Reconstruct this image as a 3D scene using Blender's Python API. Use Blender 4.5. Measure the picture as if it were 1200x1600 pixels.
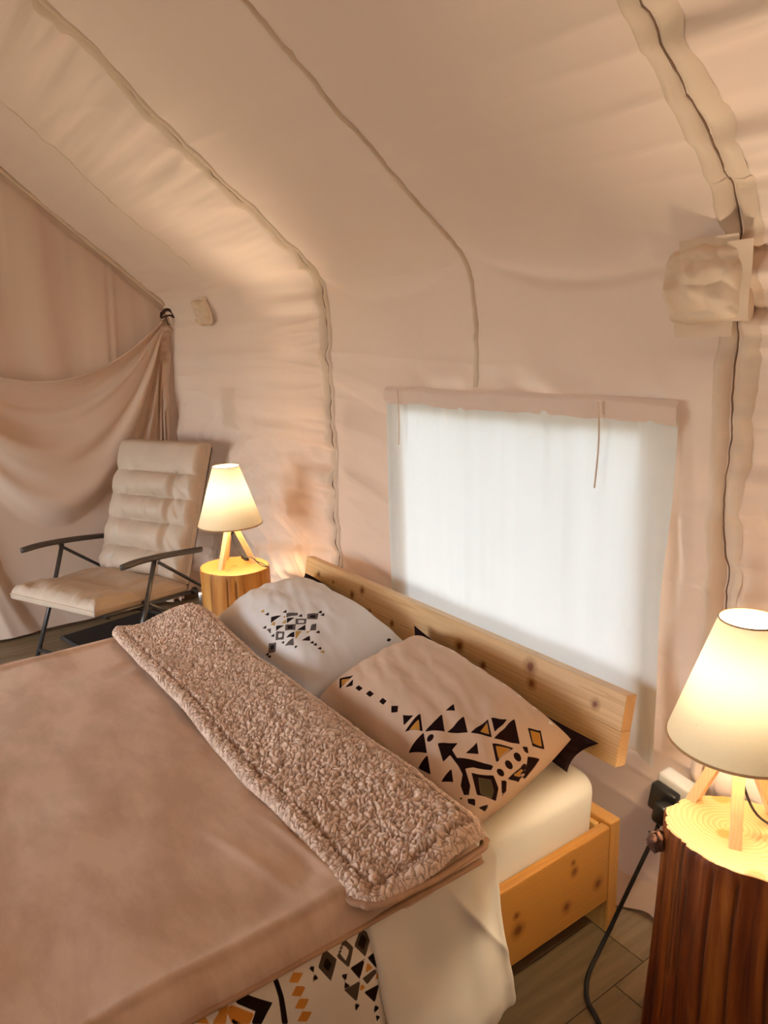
import bpy, bmesh, math, random
import numpy as np
from mathutils import Vector, Matrix

for o in list(bpy.data.objects):
    bpy.data.objects.remove(o)
S = bpy.context.scene
COL = S.collection

# ---------------------------------------------------------------- camera
cam_d = bpy.data.cameras.new('camera')
cam = bpy.data.objects.new('camera', cam_d); COL.objects.link(cam)
cam_d.sensor_fit = 'VERTICAL'; cam_d.sensor_height = 36.0
cam_d.lens = 1150.2 / 1600 * 36.0
cam_d.clip_start = 0.02
CR = ((0.57617165, 0.81664228, -0.03349057), (0.16679301, -0.15759447, -0.97331602), (-0.80012894, 0.5552111, -0.22701169))
cam.matrix_world = Matrix(((CR[0][0], -CR[1][0], -CR[2][0], 0.0),
                           (CR[0][1], -CR[1][1], -CR[2][1], 0.0),
                           (CR[0][2], -CR[1][2], -CR[2][2], 1.65), (0, 0, 0, 1)))
S.camera = cam

# ---------------------------------------------------------------- world, exposure
w = bpy.data.worlds.new('daylight'); S.world = w; w.use_nodes = True
bg = w.node_tree.nodes['Background']
bg.inputs['Color'].default_value = (0.84, 0.93, 1.0, 1)     # bright overcast sky
bg.inputs['Strength'].default_value = SKY_STRENGTH = 9.0
S.view_settings.view_transform = 'Standard'; S.view_settings.look = 'None'
S.view_settings.gamma = 1.0; S.view_settings.use_curve_mapping = False
S.view_settings.exposure = 0.55
S.cycles.max_bounces = 8; S.cycles.diffuse_bounces = 6; S.cycles.transmission_bounces = 4
S.cycles.sample_clamp_indirect = 6.0
S.cycles.use_denoising = True
LAMP_WATTS = 18.5
LAMP_COLOR = (1.0, 0.87, 0.65)

# ---------------------------------------------------------------- helpers
rng = np.random.default_rng(7)

def hash2(i, j, seed):
    n = (i.astype(np.int64) * 374761393 + j.astype(np.int64) * 668265263 + seed * 1442695041) & 0xffffffff
    n = ((n ^ (n >> 13)) * 1274126177) & 0xffffffff
    n = n ^ (n >> 16)
    return (n & 0xffff) / 65535.0

def noise2(u, v, seed=0):
    u, v = np.broadcast_arrays(np.asarray(u, float), np.asarray(v, float))
    i = np.floor(u); j = np.floor(v); fu = u - i; fv = v - j
    fu = fu * fu * fu * (fu * (fu * 6 - 15) + 10); fv = fv * fv * fv * (fv * (fv * 6 - 15) + 10)
    i = i.astype(np.int64); j = j.astype(np.int64)
    a = hash2(i, j, seed); b = hash2(i + 1, j, seed); c = hash2(i, j + 1, seed); d = hash2(i + 1, j + 1, seed)
    return ((a * (1 - fu) + b * fu) * (1 - fv) + (c * (1 - fu) + d * fu) * fv) * 2 - 1

def fbm(u, v, seed=0, n=3):
    t = 0; a = 1.0
    for k in range(n):
        t = t + a * noise2(u * 2 ** k, v * 2 ** k, seed + k * 17); a *= 0.5
    return t

def sstep(a, b, x):
    t = np.clip((np.asarray(x, float) - a) / (b - a), 0, 1)
    return t * t * (3 - 2 * t)

def worley(u, v, seed=0):
    u = np.asarray(u, float); v = np.asarray(v, float)
    i = np.floor(u).astype(np.int64); j = np.floor(v).astype(np.int64)
    f1 = np.full(u.shape, 9.0); f2 = np.full(u.shape, 9.0)
    for di in (-1, 0, 1):
        for dj in (-1, 0, 1):
            px = i + di + hash2(i + di, j + dj, seed); py = j + dj + hash2(i + di, j + dj, seed + 91)
            d = np.hypot(px - u, py - v)
            f2 = np.minimum(f2, np.maximum(f1, d)); f1 = np.minimum(f1, d)
    return f1, f2

def root_of(o):
    while o.parent: o = o.parent
    return o

def obj(name, V, F, mat, parent=None, smooth=True, attrs=None, local=False, kind=None):
    V = np.asarray(V, dtype=np.float64).reshape(-1, 3)
    if parent is not None and not local:
        V = V - np.array(root_of(parent).location)
    me = bpy.data.meshes.new(name)
    if isinstance(F, np.ndarray):
        n = F.shape[1]
        me.vertices.add(len(V)); me.vertices.foreach_set('co', V.astype(np.float32).ravel())
        me.loops.add(F.size); me.loops.foreach_set('vertex_index', F.astype(np.int32).ravel())
        me.polygons.add(len(F)); me.polygons.foreach_set('loop_start', np.arange(0, F.size, n, dtype=np.int32))
        me.update(calc_edges=True)
    else:
        me.from_pydata([tuple(v) for v in V], [], [tuple(int(i) for i in f) for f in F]); me.update()
    me.polygons.foreach_set('use_smooth', np.full(len(me.polygons), bool(smooth)))
    for k, a in (attrs or {}).items():
        at = me.attributes.new(k, 'FLOAT', 'POINT'); at.data.foreach_set('value', np.asarray(a, np.float32).ravel())
    if mat is not None: me.materials.append(mat)
    o = bpy.data.objects.new(name, me); COL.objects.link(o)
    if parent is not None: o.parent = parent
    if kind: o['kind'] = kind
    return o

def thing(name, label, cat, loc=(0, 0, 0), rotz=0.0, group=None):
    o = bpy.data.objects.new(name, None); COL.objects.link(o)
    o.empty_display_size = 0.05
    o.location = loc; o.rotation_euler = (0, 0, rotz)
    return tag(o, label, cat, group)

def tag(o, label, cat, group=None):
    o['label'] = label; o['category'] = cat
    if group: o['group'] = group
    return o

def gfaces(n, m, cu=False, cv=False, base=0, flip=False):
    """quads of an n x m vertex grid (index i*m+j)"""
    I = np.arange(n if cu else n - 1); J = np.arange(m if cv else m - 1)
    i, j = np.meshgrid(I, J, indexing='ij'); i2 = (i + 1) % n; j2 = (j + 1) % m
    F = np.stack([i * m + j, i2 * m + j, i2 * m + j2, i * m + j2], -1).reshape(-1, 4) + base
    return F[:, ::-1].copy() if flip else F

def grid_xy(x0, x1, n, y0, y1, m):
    return np.meshgrid(np.linspace(x0, x1, n), np.linspace(y0, y1, m), indexing='ij')

def P3(x, y, z):
    return np.stack(np.broadcast_arrays(x, y, z), -1).reshape(-1, 3).astype(float)

def bm_arrays(bm):
    bm.verts.index_update()
    V = np.array([v.co[:] for v in bm.verts]); F = [[v.index for v in f.verts] for f in bm.faces]
    bm.free(); return V, F

def box(c, size, bevel=0.003, rot=None, seg=2):
    bm = bmesh.new(); bmesh.ops.create_cube(bm, size=1.0)
    for v in bm.verts: v.co = Vector((v.co[i] * size[i] for i in range(3)))
    if bevel: bmesh.ops.bevel(bm, geom=bm.edges[:], offset=bevel, segments=seg, affect='EDGES', profile=0.5)
    if rot is not None: bmesh.ops.transform(bm, matrix=rot.to_4x4(), verts=bm.verts)
    V, F = bm_arrays(bm)
    return V + np.array(c), F

def hexa(corners, bevel=0.003, seg=2):
    """box from 8 corners: 4 of the bottom ring, 4 of the top ring"""
    bm = bmesh.new(); vs = [bm.verts.new(c) for c in corners]
    for f in ((3, 2, 1, 0), (4, 5, 6, 7), (0, 1, 5, 4), (1, 2, 6, 5), (2, 3, 7, 6), (3, 0, 4, 7)):
        bm.faces.new([vs[k] for k in f])
    bmesh.ops.recalc_face_normals(bm, faces=bm.faces[:])
    if bevel: bmesh.ops.bevel(bm, geom=bm.edges[:], offset=bevel, segments=seg, affect='EDGES', profile=0.5)
    return bm_arrays(bm)

def join(*parts):
    V = []; F = []; n = 0
    for v, f in parts:
        V.append(np.asarray(v).reshape(-1, 3)); F += [[int(i) + n for i in q] for q in f]; n += len(V[-1])
    return np.concatenate(V), F

def smooth_path(pts, n=8):
    pts = np.asarray(pts, float)
    P = np.vstack([2 * pts[0] - pts[1], pts, 2 * pts[-1] - pts[-2]]); out = []
    for k in range(1, len(P) - 2):
        p0, p1, p2, p3 = P[k - 1:k + 3]
        for t in np.linspace(0, 1, n, endpoint=False):
            out.append(0.5 * (2 * p1 + (p2 - p0) * t + (2 * p0 - 5 * p1 + 4 * p2 - p3) * t * t + (3 * p1 - p0 - 3 * p2 + p3) * t ** 3))
    out.append(pts[-1]); return np.array(out)

def tube(pts, r, seg=10, ry=None, up=(0, 0, 1), caps=True):
    pts = np.asarray(pts, float); n = len(pts)
    T = np.gradient(pts, axis=0); T /= np.linalg.norm(T, axis=1)[:, None]
    up = np.array(up, float)
    if abs(T[0] @ up) > 0.95: up = np.array((1.0, 0.0, 0.0)) if abs(T[0][0]) < .9 else np.array((0.0, 1.0, 0.0))
    N = up - T[0] * (T[0] @ up); N /= np.linalg.norm(N)
    V = []; a = np.arange(seg) * 2 * np.pi / seg
    r = np.broadcast_to(np.asarray(r, float), (n,)); ryv = r if ry is None else np.broadcast_to(np.asarray(ry, float), (n,))
    for k in range(n):
        N = N - T[k] * (T[k] @ N); N /= np.linalg.norm(N); B = np.cross(T[k], N)
        V.append(pts[k] + np.outer(np.cos(a) * r[k], N) + np.outer(np.sin(a) * ryv[k], B))
    F = gfaces(n, seg, cv=True).tolist()
    if caps: F += [list(range(seg)), [(n - 1) * seg + k for k in range(seg)][::-1]]
    return np.concatenate(V), F

def lathe(prof, c=(0, 0, 0), seg=32):
    prof = np.asarray(prof, float); a = np.arange(seg) * 2 * np.pi / seg
    V = np.stack([prof[:, None, 0] * np.cos(a), prof[:, None, 0] * np.sin(a), np.broadcast_to(prof[:, None, 1], (len(prof), seg))], -1)
    return V.reshape(-1, 3) + np.array(c), gfaces(len(prof), seg, cv=True).tolist()

# ---------------------------------------------------------------- materials
def lin(c):
    c = np.asarray(c, float) / 255.0
    c = np.where(c <= 0.04045, c / 12.92, ((c + 0.055) / 1.055) ** 2.4)
    return (float(c[0]), float(c[1]), float(c[2]), 1.0)

class NT:
    def __init__(s, name):
        s.m = bpy.data.materials.new(name); s.m.use_nodes = True
        s.t = s.m.node_tree; s.t.nodes.clear()
        s.out = s.t.nodes.new('ShaderNodeOutputMaterial')
    def n(s, typ, **kw):
        nd = s.t.nodes.new('ShaderNode' + typ)
        for k, v in kw.items():
            if k.startswith('_'): setattr(nd, k[1:], v)
            else:
                key = int(k[1:]) if k[0] == 'i' and k[1:].isdigit() else k.replace('__', ' ')
                if isinstance(v, bpy.types.NodeSocket): s.t.links.new(v, nd.inputs[key])
                else: nd.inputs[key].default_value = v
        return nd
    def math(s, op, a, b=0.0, clamp=False):
        nd = s.t.nodes.new('ShaderNodeMath'); nd.operation = op; nd.use_clamp = clamp
        for k, v in enumerate((a, b)):
            if isinstance(v, bpy.types.NodeSocket): s.t.links.new(v, nd.inputs[k])
            else: nd.inputs[k].default_value = v
        return nd.outputs[0]
    def mix(s, f, a, b, blend='MIX'):
        nd = s.t.nodes.new('ShaderNodeMix'); nd.data_type = 'RGBA'; nd.blend_type = blend
        for k, v in ((0, f), (6, a), (7, b)):
            if isinstance(v, bpy.types.NodeSocket): s.t.links.new(v, nd.inputs[k])
            else: nd.inputs[k].default_value = v
        return nd.outputs[2]
    def ramp(s, f, stops):
        nd = s.t.nodes.new('ShaderNodeValToRGB'); s.t.links.new(f, nd.inputs[0]); e = nd.color_ramp.elements
        while len(e) < len(stops): e.new(0.5)
        for k, (p, c) in enumerate(stops): e[k].position = p; e[k].color = c
        return nd.outputs[0]
    def coords(s, scale=(1, 1, 1), kind='Object', rot=(0, 0, 0)):
        tc = s.t.nodes.new('ShaderNodeTexCoord')
        return s.n('Mapping', Vector=tc.outputs[kind], Scale=scale, Rotation=rot).outputs[0]
    def noise(s, vec, scale, detail=3.0, rough=0.5, dist=0.0):
        return s.n('TexNoise', Vector=vec, Scale=scale, Detail=detail, Roughness=rough, Distortion=dist).outputs[0]
    def bump(s, h, strength=0.3, dist=0.01):
        return s.n('Bump', Height=h, Strength=strength, Distance=dist).outputs[0]
    def principled(s, color, rough=0.6, normal=None, **kw):
        p = s.n('BsdfPrincipled', Roughness=rough, **kw)
        if isinstance(color, bpy.types.NodeSocket): s.t.links.new(color, p.inputs['Base Color'])
        else: p.inputs['Base Color'].default_value = color
        if normal is not None: s.t.links.new(normal, p.inputs['Normal'])
        s.t.links.new(p.outputs[0], s.out.inputs[0]); return p
    def cloth(s, color, trans, tcolor=None, normal=None):
        d = s.n('BsdfDiffuse'); t = s.n('BsdfTranslucent'); mx = s.n('MixShader', Fac=trans)
        for nd, c in ((d, color), (t, tcolor if tcolor is not None else color)):
            if isinstance(c, bpy.types.NodeSocket): s.t.links.new(c, nd.inputs['Color'])
            else: nd.inputs['Color'].default_value = c
            if normal is not None: s.t.links.new(normal, nd.inputs['Normal'])
        s.t.links.new(d.outputs[0], mx.inputs[1]); s.t.links.new(t.outputs[0], mx.inputs[2])
        s.t.links.new(mx.outputs[0], s.out.inputs[0])

def mat_canvas(name, rgb, trans, rgb_t=None, trans_fly=None):
    k = NT(name); v = k.coords()
    c = k.mix(k.noise(v, 1.6, 4.0), lin(rgb), lin([x * 0.95 for x in rgb]))
    f = trans
    if trans_fly is not None:                                      # a fly sheet lies over the roof and lets less light through
        f = k.n('MapRange', Value=k.n('Attribute', _attribute_name='fly').outputs['Fac'], i3=trans, i4=trans_fly).outputs[0]
    k.cloth(c, f, lin(rgb_t) if rgb_t else None, k.bump(k.noise(v, 420, 2.0), 0.10, 0.002))
    return k.m

def mat_plain(name, rgb, rough=0.5, metal=0.0, bump=None, **kw):
    k = NT(name); v = k.coords(); n = k.noise(v, 9, 4.0)
    c = k.mix(n, lin(rgb), lin([x * 0.86 for x in rgb]))
    nm = k.bump(k.noise(v, bump, 2.0), 0.15, 0.002) if bump else None
    k.principled(c, rough, nm, Metallic=metal, **kw); return k.m

def mat_pine(name, axis, knots=(), light=(228, 186, 122), dark=(196, 143, 78), plane=(0, 2), ring_c=(0.9, 0.5)):
    """pine board; grain along axis; knots = (a, b, radius) in the object's own plane axes"""
    k = NT(name)
    sc = [11, 11, 11]; sc[axis] = 0.55
    v = k.coords(sc)
    g = k.noise(v, 1.4, 3.0, 0.5, 0.3)
    tr_ = k.t.nodes.new('ShaderNodeTexCoord'); sr_ = k.n('SeparateXYZ', Vector=tr_.outputs['Object'])
    ax = [i for i in (0, 1, 2) if i != axis]                        # year rings: cylinders along the grain
    da_ = k.math('SUBTRACT', sr_.outputs[ax[0]], ring_c[0]); db_ = k.math('SUBTRACT', sr_.outputs[ax[1]], ring_c[1])
    dr_ = k.math('SQRT', k.math('ADD', k.math('MULTIPLY', da_, da_), k.math('MULTIPLY', db_, db_)))
    rings = k.math('FRACT', k.math('MULTIPLY', k.math('ADD', dr_, k.math('MULTIPLY', g, 0.035)), 150.0))
    rings = k.math('POWER', rings, 2.0)
    col = k.mix(k.math('MULTIPLY', rings, 0.5), lin(light), lin(dark))
    sc2 = [60, 60, 60]; sc2[axis] = 2.0
    col = k.mix(k.math('MULTIPLY', k.noise(k.coords(sc2), 3.0, 3.0), 0.35), col, lin([x * 0.8 for x in dark]))
    if knots:
        tc = k.t.nodes.new('ShaderNodeTexCoord'); sp = k.n('SeparateXYZ', Vector=tc.outputs['Object'])
        wob = k.math('MULTIPLY', k.math('SUBTRACT', k.noise(tc.outputs['Object'], 40.0), 0.5), 0.012)
        best = None
        for (a, b, r) in knots:
            da = k.math('SUBTRACT', sp.outputs[plane[0]], a); db = k.math('SUBTRACT', sp.outputs[plane[1]], b)
            d = k.math('SQRT', k.math('ADD', k.math('MULTIPLY', da, da), k.math('MULTIPLY', db, db)))
            d = k.math('DIVIDE', k.math('ADD', d, wob), r)
            best = d if best is None else k.math('MINIMUM', best, d)
        col = k.mix(k.math('SUBTRACT', 1.0, k.n('MapRange', Value=best, i1=0.75, i2=2.2).outputs[0]), col, lin([x * 0.86 for x in dark]))
        col = k.mix(k.math('SUBTRACT', 1.0, k.n('MapRange', Value=best, i1=0.55, i2=1.0).outputs[0]), col, lin((122, 66, 28)))
    k.principled(col, 0.42, k.bump(rings, 0.06, 0.002)); return k.m

M = {}
M['canvas'] = mat_canvas('canvas', (230, 203, 183), 0.014, (226, 200, 178), 0.008)
M['inner'] = mat_canvas('inner_curtain', (206, 174, 150), 0.02)
M['drape'] = mat_canvas('drape_cloth', (226, 200, 180), 0.03)
M['strip'] = mat_canvas('seam_tape', (230, 206, 184), 0.02)
M['sheer'] = mat_canvas('sheer_curtain', (240, 238, 232), 0.067, (236, 241, 244))
M['header'] = mat_canvas('header_band', (238, 214, 198), 0.04)
M['pouch'] = mat_canvas('pouch_cloth', (236, 212, 188), 0.06)
M['slit_shade'] = mat_plain('slit_shade', (140, 108, 84), 0.8)  # dark tone for the shaded slits between seam flaps
M['strap'] = mat_plain('brown_strap', (62, 34, 26), 0.7, bump=300)
M['white_sheet'] = mat_canvas('white_sheet', (238, 230, 216), 0.02)
M['steel'] = mat_plain('chair_tube', (82, 76, 74), 0.38, 0.55)
M['arm'] = mat_plain('arm_plastic', (78, 70, 66), 0.45)
M['black'] = mat_plain('black_plastic', (22, 20, 20), 0.4)
M['rubber'] = mat_plain('black_rubber', (26, 22, 20), 0.7)
M['white_plastic'] = mat_plain('white_plastic', (226, 222, 214), 0.4)
M['mat'] = mat_plain('black_mat', (30, 25, 24), 0.75, bump=200)
M['mat_edge'] = mat_plain('mat_edge', (84, 88, 94), 0.4, 0.4)
M['rivet'] = mat_plain('rivet_steel', (170, 168, 165), 0.3, 0.9)
M['black_cloth'] = mat_canvas('black_pillow_cloth', (36, 24, 26), 0.0)
M['chair_cloth'] = mat_plain('chair_cushion_cloth', (212, 190, 168), 0.42, bump=500)
M['piping'] = mat_plain('cushion_piping', (214, 190, 166), 0.6)
M['ground'] = mat_plain('outside_ground', (120, 124, 96), 0.9)
M['lamp_wood'] = mat_pine('lamp_leg_wood', 2, light=(236, 204, 160), dark=(216, 176, 124))
M['rim'] = mat_plain('shade_rim', (205, 160, 112), 0.7)

def mat_shade():
    k = NT('lamp_shade_cloth'); v = k.coords()
    c = k.mix(k.noise(v, 300, 2.0), lin((246, 230, 196)), lin((240, 222, 186)))
    k.cloth(c, 0.027, c); return k.m
M['shade'] = mat_shade()

def mat_glow():
    k = NT('bulb_glow'); e = k.n('Emission', Color=(*LAMP_COLOR, 1), Strength=LAMP_WATTS / (math.pi * 4 * math.pi * 0.033 ** 2))
    k.t.links.new(e.outputs[0], k.out.inputs[0]); return k.m
M['bulb'] = mat_glow()

def mat_bark(name, hi, mid, lo):
    k = NT(name)
    n1 = k.noise(k.coords((16, 16, 1.3)), 1.6, 5.0, 0.6, 0.5)
    col = k.ramp(n1, [(0.30, lin(lo)), (0.5, lin(mid)), (0.68, lin(hi))])
    n2 = k.noise(k.coords((70, 70, 2.2)), 1.0, 3.0)
    col = k.mix(k.math('MULTIPLY', n2, 0.4), col, lin([x * 0.6 for x in lo]))
    at = k.n('Attribute', _attribute_name='groove')
    col = k.mix(k.math('MULTIPLY', at.outputs['Fac'], 0.9), col, lin((48, 22, 10)))
    k.principled(col, 0.5, k.bump(n2, 0.25, 0.004), Specular__IOR__Level=0.3); return k.m
M['bark_right'] = mat_bark('peeled_trunk_dark', (176, 98, 34), (134, 62, 18), (80, 32, 10))
M['bark_left'] = mat_bark('peeled_trunk_honey', (226, 168, 92), (206, 138, 62), (160, 96, 40))

def mat_endgrain(name, light, dark, cx, cy, freq, knots=()):
    k = NT(name); tc = k.t.nodes.new('ShaderNodeTexCoord'); sp = k.n('SeparateXYZ', Vector=tc.outputs['Object'])
    a = k.math('SUBTRACT', sp.outputs[0], cx); b = k.math('SUBTRACT', sp.outputs[1], cy)
    d = k.math('SQRT', k.math('ADD', k.math('MULTIPLY', a, a), k.math('MULTIPLY', k.math('MULTIPLY', b, b), 1.5)))
    d = k.math('ADD', d, k.math('MULTIPLY', k.noise(tc.outputs['Object'], 7.0, 3.0), 0.05))
    r = k.math('FRACT', k.math('MULTIPLY', d, freq)); r = k.math('POWER', r, 2.2)
    col = k.mix(k.math('MULTIPLY', r, 0.75), lin(light), lin(dark))
    col = k.mix(k.math('MULTIPLY', k.noise(tc.outputs['Object'], 22.0, 4.0), 0.35), col, lin([x * 0.93 for x in light]))
    for (ka, kb, kr) in knots:
        da = k.math('SUBTRACT', sp.outputs[0], ka); db = k.math('SUBTRACT', sp.outputs[1], kb)
        dd = k.math('DIVIDE', k.math('SQRT', k.math('ADD', k.math('MULTIPLY', da, da), k.math('MULTIPLY', db, db))), kr)
        col = k.mix(k.math('SUBTRACT', 1.0, k.n('MapRange', Value=dd, i1=0.7, i2=1.15).outputs[0]), col, lin((206, 132, 78)))
    k.principled(col, 0.5, k.bump(r, 0.08, 0.002)); return k.m

def mat_blanket(name, a, b, sheen=1.0):
    k = NT(name)
    v = k.coords((1.2, 2.6, 1.0))
    n = k.noise(v, 3.0, 5.0, 0.6, 0.15)
    col = k.mix(k.n('MapRange', Value=n, i1=0.40, i2=0.60).outputs[0], lin(b), lin(a))      # brushed nap patches, their sheen painted into the colour
    n3 = k.noise(k.coords(), 900, 2.0)
    k.principled(col, 0.62, k.bump(k.math('ADD', n3, k.math('MULTIPLY', k.noise(k.coords((1, 3, 1)), 14.0, 3.0), 2.0)), 0.16, 0.006),
                 Sheen__Weight=sheen, Sheen__Roughness=0.35, Sheen__Tint=lin((240, 220, 205)))
    return k.m
M['flannel'] = mat_blanket('blanket_flannel', (220, 187, 161), (198, 162, 135))
M['hem'] = mat_blanket('blanket_hem', (186, 146, 116), (168, 128, 98), 0.4)

def mat_sherpa():
    k = NT('sherpa_pile')
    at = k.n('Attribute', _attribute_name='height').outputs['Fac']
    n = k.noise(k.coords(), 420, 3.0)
    col = k.mix(k.n('MapRange', Value=k.math('ADD', at, k.math('MULTIPLY', k.math('SUBTRACT', n, 0.5), 0.5)), i1=0.0, i2=0.8).outputs[0], lin((174, 137, 113)), lin((242, 213, 191)))  # crevice shade painted in: darker deep in the pile, lighter on curl tips
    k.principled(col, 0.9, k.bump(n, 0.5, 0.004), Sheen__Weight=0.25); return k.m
M['sherpa'] = mat_sherpa()

def mat_print(name, base, dark, grey, ochre, white=None, trans=0.02):
    """cloth with a flat print: the print's outlines are stored as distances in UV on the mesh"""
    k = NT(name); v = k.coords()
    col = k.mix(k.noise(v, 3.0, 3.0), lin(base), lin([x * 0.97 for x in base]))
    for key, c in (('grey', grey), ('ochre', ochre), ('dark', dark), ('white', white)):
        if c is None: continue
        at = k.n('Attribute', _attribute_name='sd_' + key).outputs['Fac']
        f = k.n('MapRange', Value=at, i1=-0.0006, i2=0.0006).outputs[0]
        col = k.mix(f, col, lin(c))
    k.cloth(col, trans, None, k.bump(k.noise(v, 600, 2.0), 0.08, 0.002)); return k.m
M['print_white'] = mat_print('pillow_print_white', (232, 226, 222), (44, 34, 34), (100, 90, 88), (190, 150, 84))
M['print_pink'] = mat_print('pillow_print_beige', (218, 188, 164), (36, 22, 22), (84, 74, 56), (192, 136, 62), (238, 226, 212))
M['print_duvet'] = mat_print('duvet_print', (240, 226, 206), (40, 26, 22), (84, 70, 56), (214, 140, 62))

def mat_plank():
    k = NT('floor_plank_wood')
    oi = k.n('ObjectInfo').outputs['Random']
    off = k.n('CombineXYZ', X=k.math('MULTIPLY', oi, 40.0), Y=k.math('MULTIPLY', oi, 17.0)).outputs[0]
    tc = k.t.nodes.new('ShaderNodeTexCoord')
    add = k.n('VectorMath', _operation='ADD', i0=tc.outputs['Object'], i1=off).outputs[0]
    v = k.n('Mapping', Vector=add, Scale=(12, 0.8, 1)).outputs[0]
    n = k.noise(v, 2.0, 5.0, 0.6, 0.4)
    col = k.ramp(n, [(0.30, lin((100, 82, 58))), (0.5, lin((126, 106, 78))), (0.7, lin((148, 128, 100)))])
    col = k.mix(k.math('MULTIPLY', oi, 0.45), col, lin((104, 86, 62)))
    k.principled(col, 0.45, k.bump(n, 0.08, 0.003)); return k.m
M['plank'] = mat_plank()
M['slab'] = mat_plain('sub_floor', (60, 48, 38), 0.9)

# ================================================================ STRUCTURE
YW = 1.66; XL = -4.66; XR = 2.4; YF = -3.2
EZ = 1.893; TA = math.atan(0.85); RB = 0.24
tl = RB * math.tan((math.pi / 2 - TA) / 2); Z1 = EZ - tl                 # where wall turns into the bend
ARC = RB * (math.pi / 2 - TA); RIDGE_Y = -0.77
S_SLOPE = Z1 + ARC
S_END = S_SLOPE + (YW - RIDGE_Y) / math.cos(TA) - tl

def profile(s):
    """point (y, z) and inward normal of the tent cloth at arc length s up from the floor"""
    s = np.asarray(s, float); th = np.clip((s - Z1) / RB, 0, math.pi / 2 - TA)
    y = YW - RB * (1 - np.cos(th)); z = np.minimum(s, Z1) + RB * np.sin(th)
    ov = np.maximum(s - S_SLOPE, 0)
    y = y - ov * math.cos(TA); z = z + ov * math.sin(TA)
    return y, z, -np.cos(th), -np.sin(th)

SEAMS = (-4.66, -3.70, -2.76, -1.84, -0.945, -0.03)

def ridge(u, v, seed, p=3.0):
    return (1 - np.abs(noise2(u, v, seed))) ** p

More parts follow.
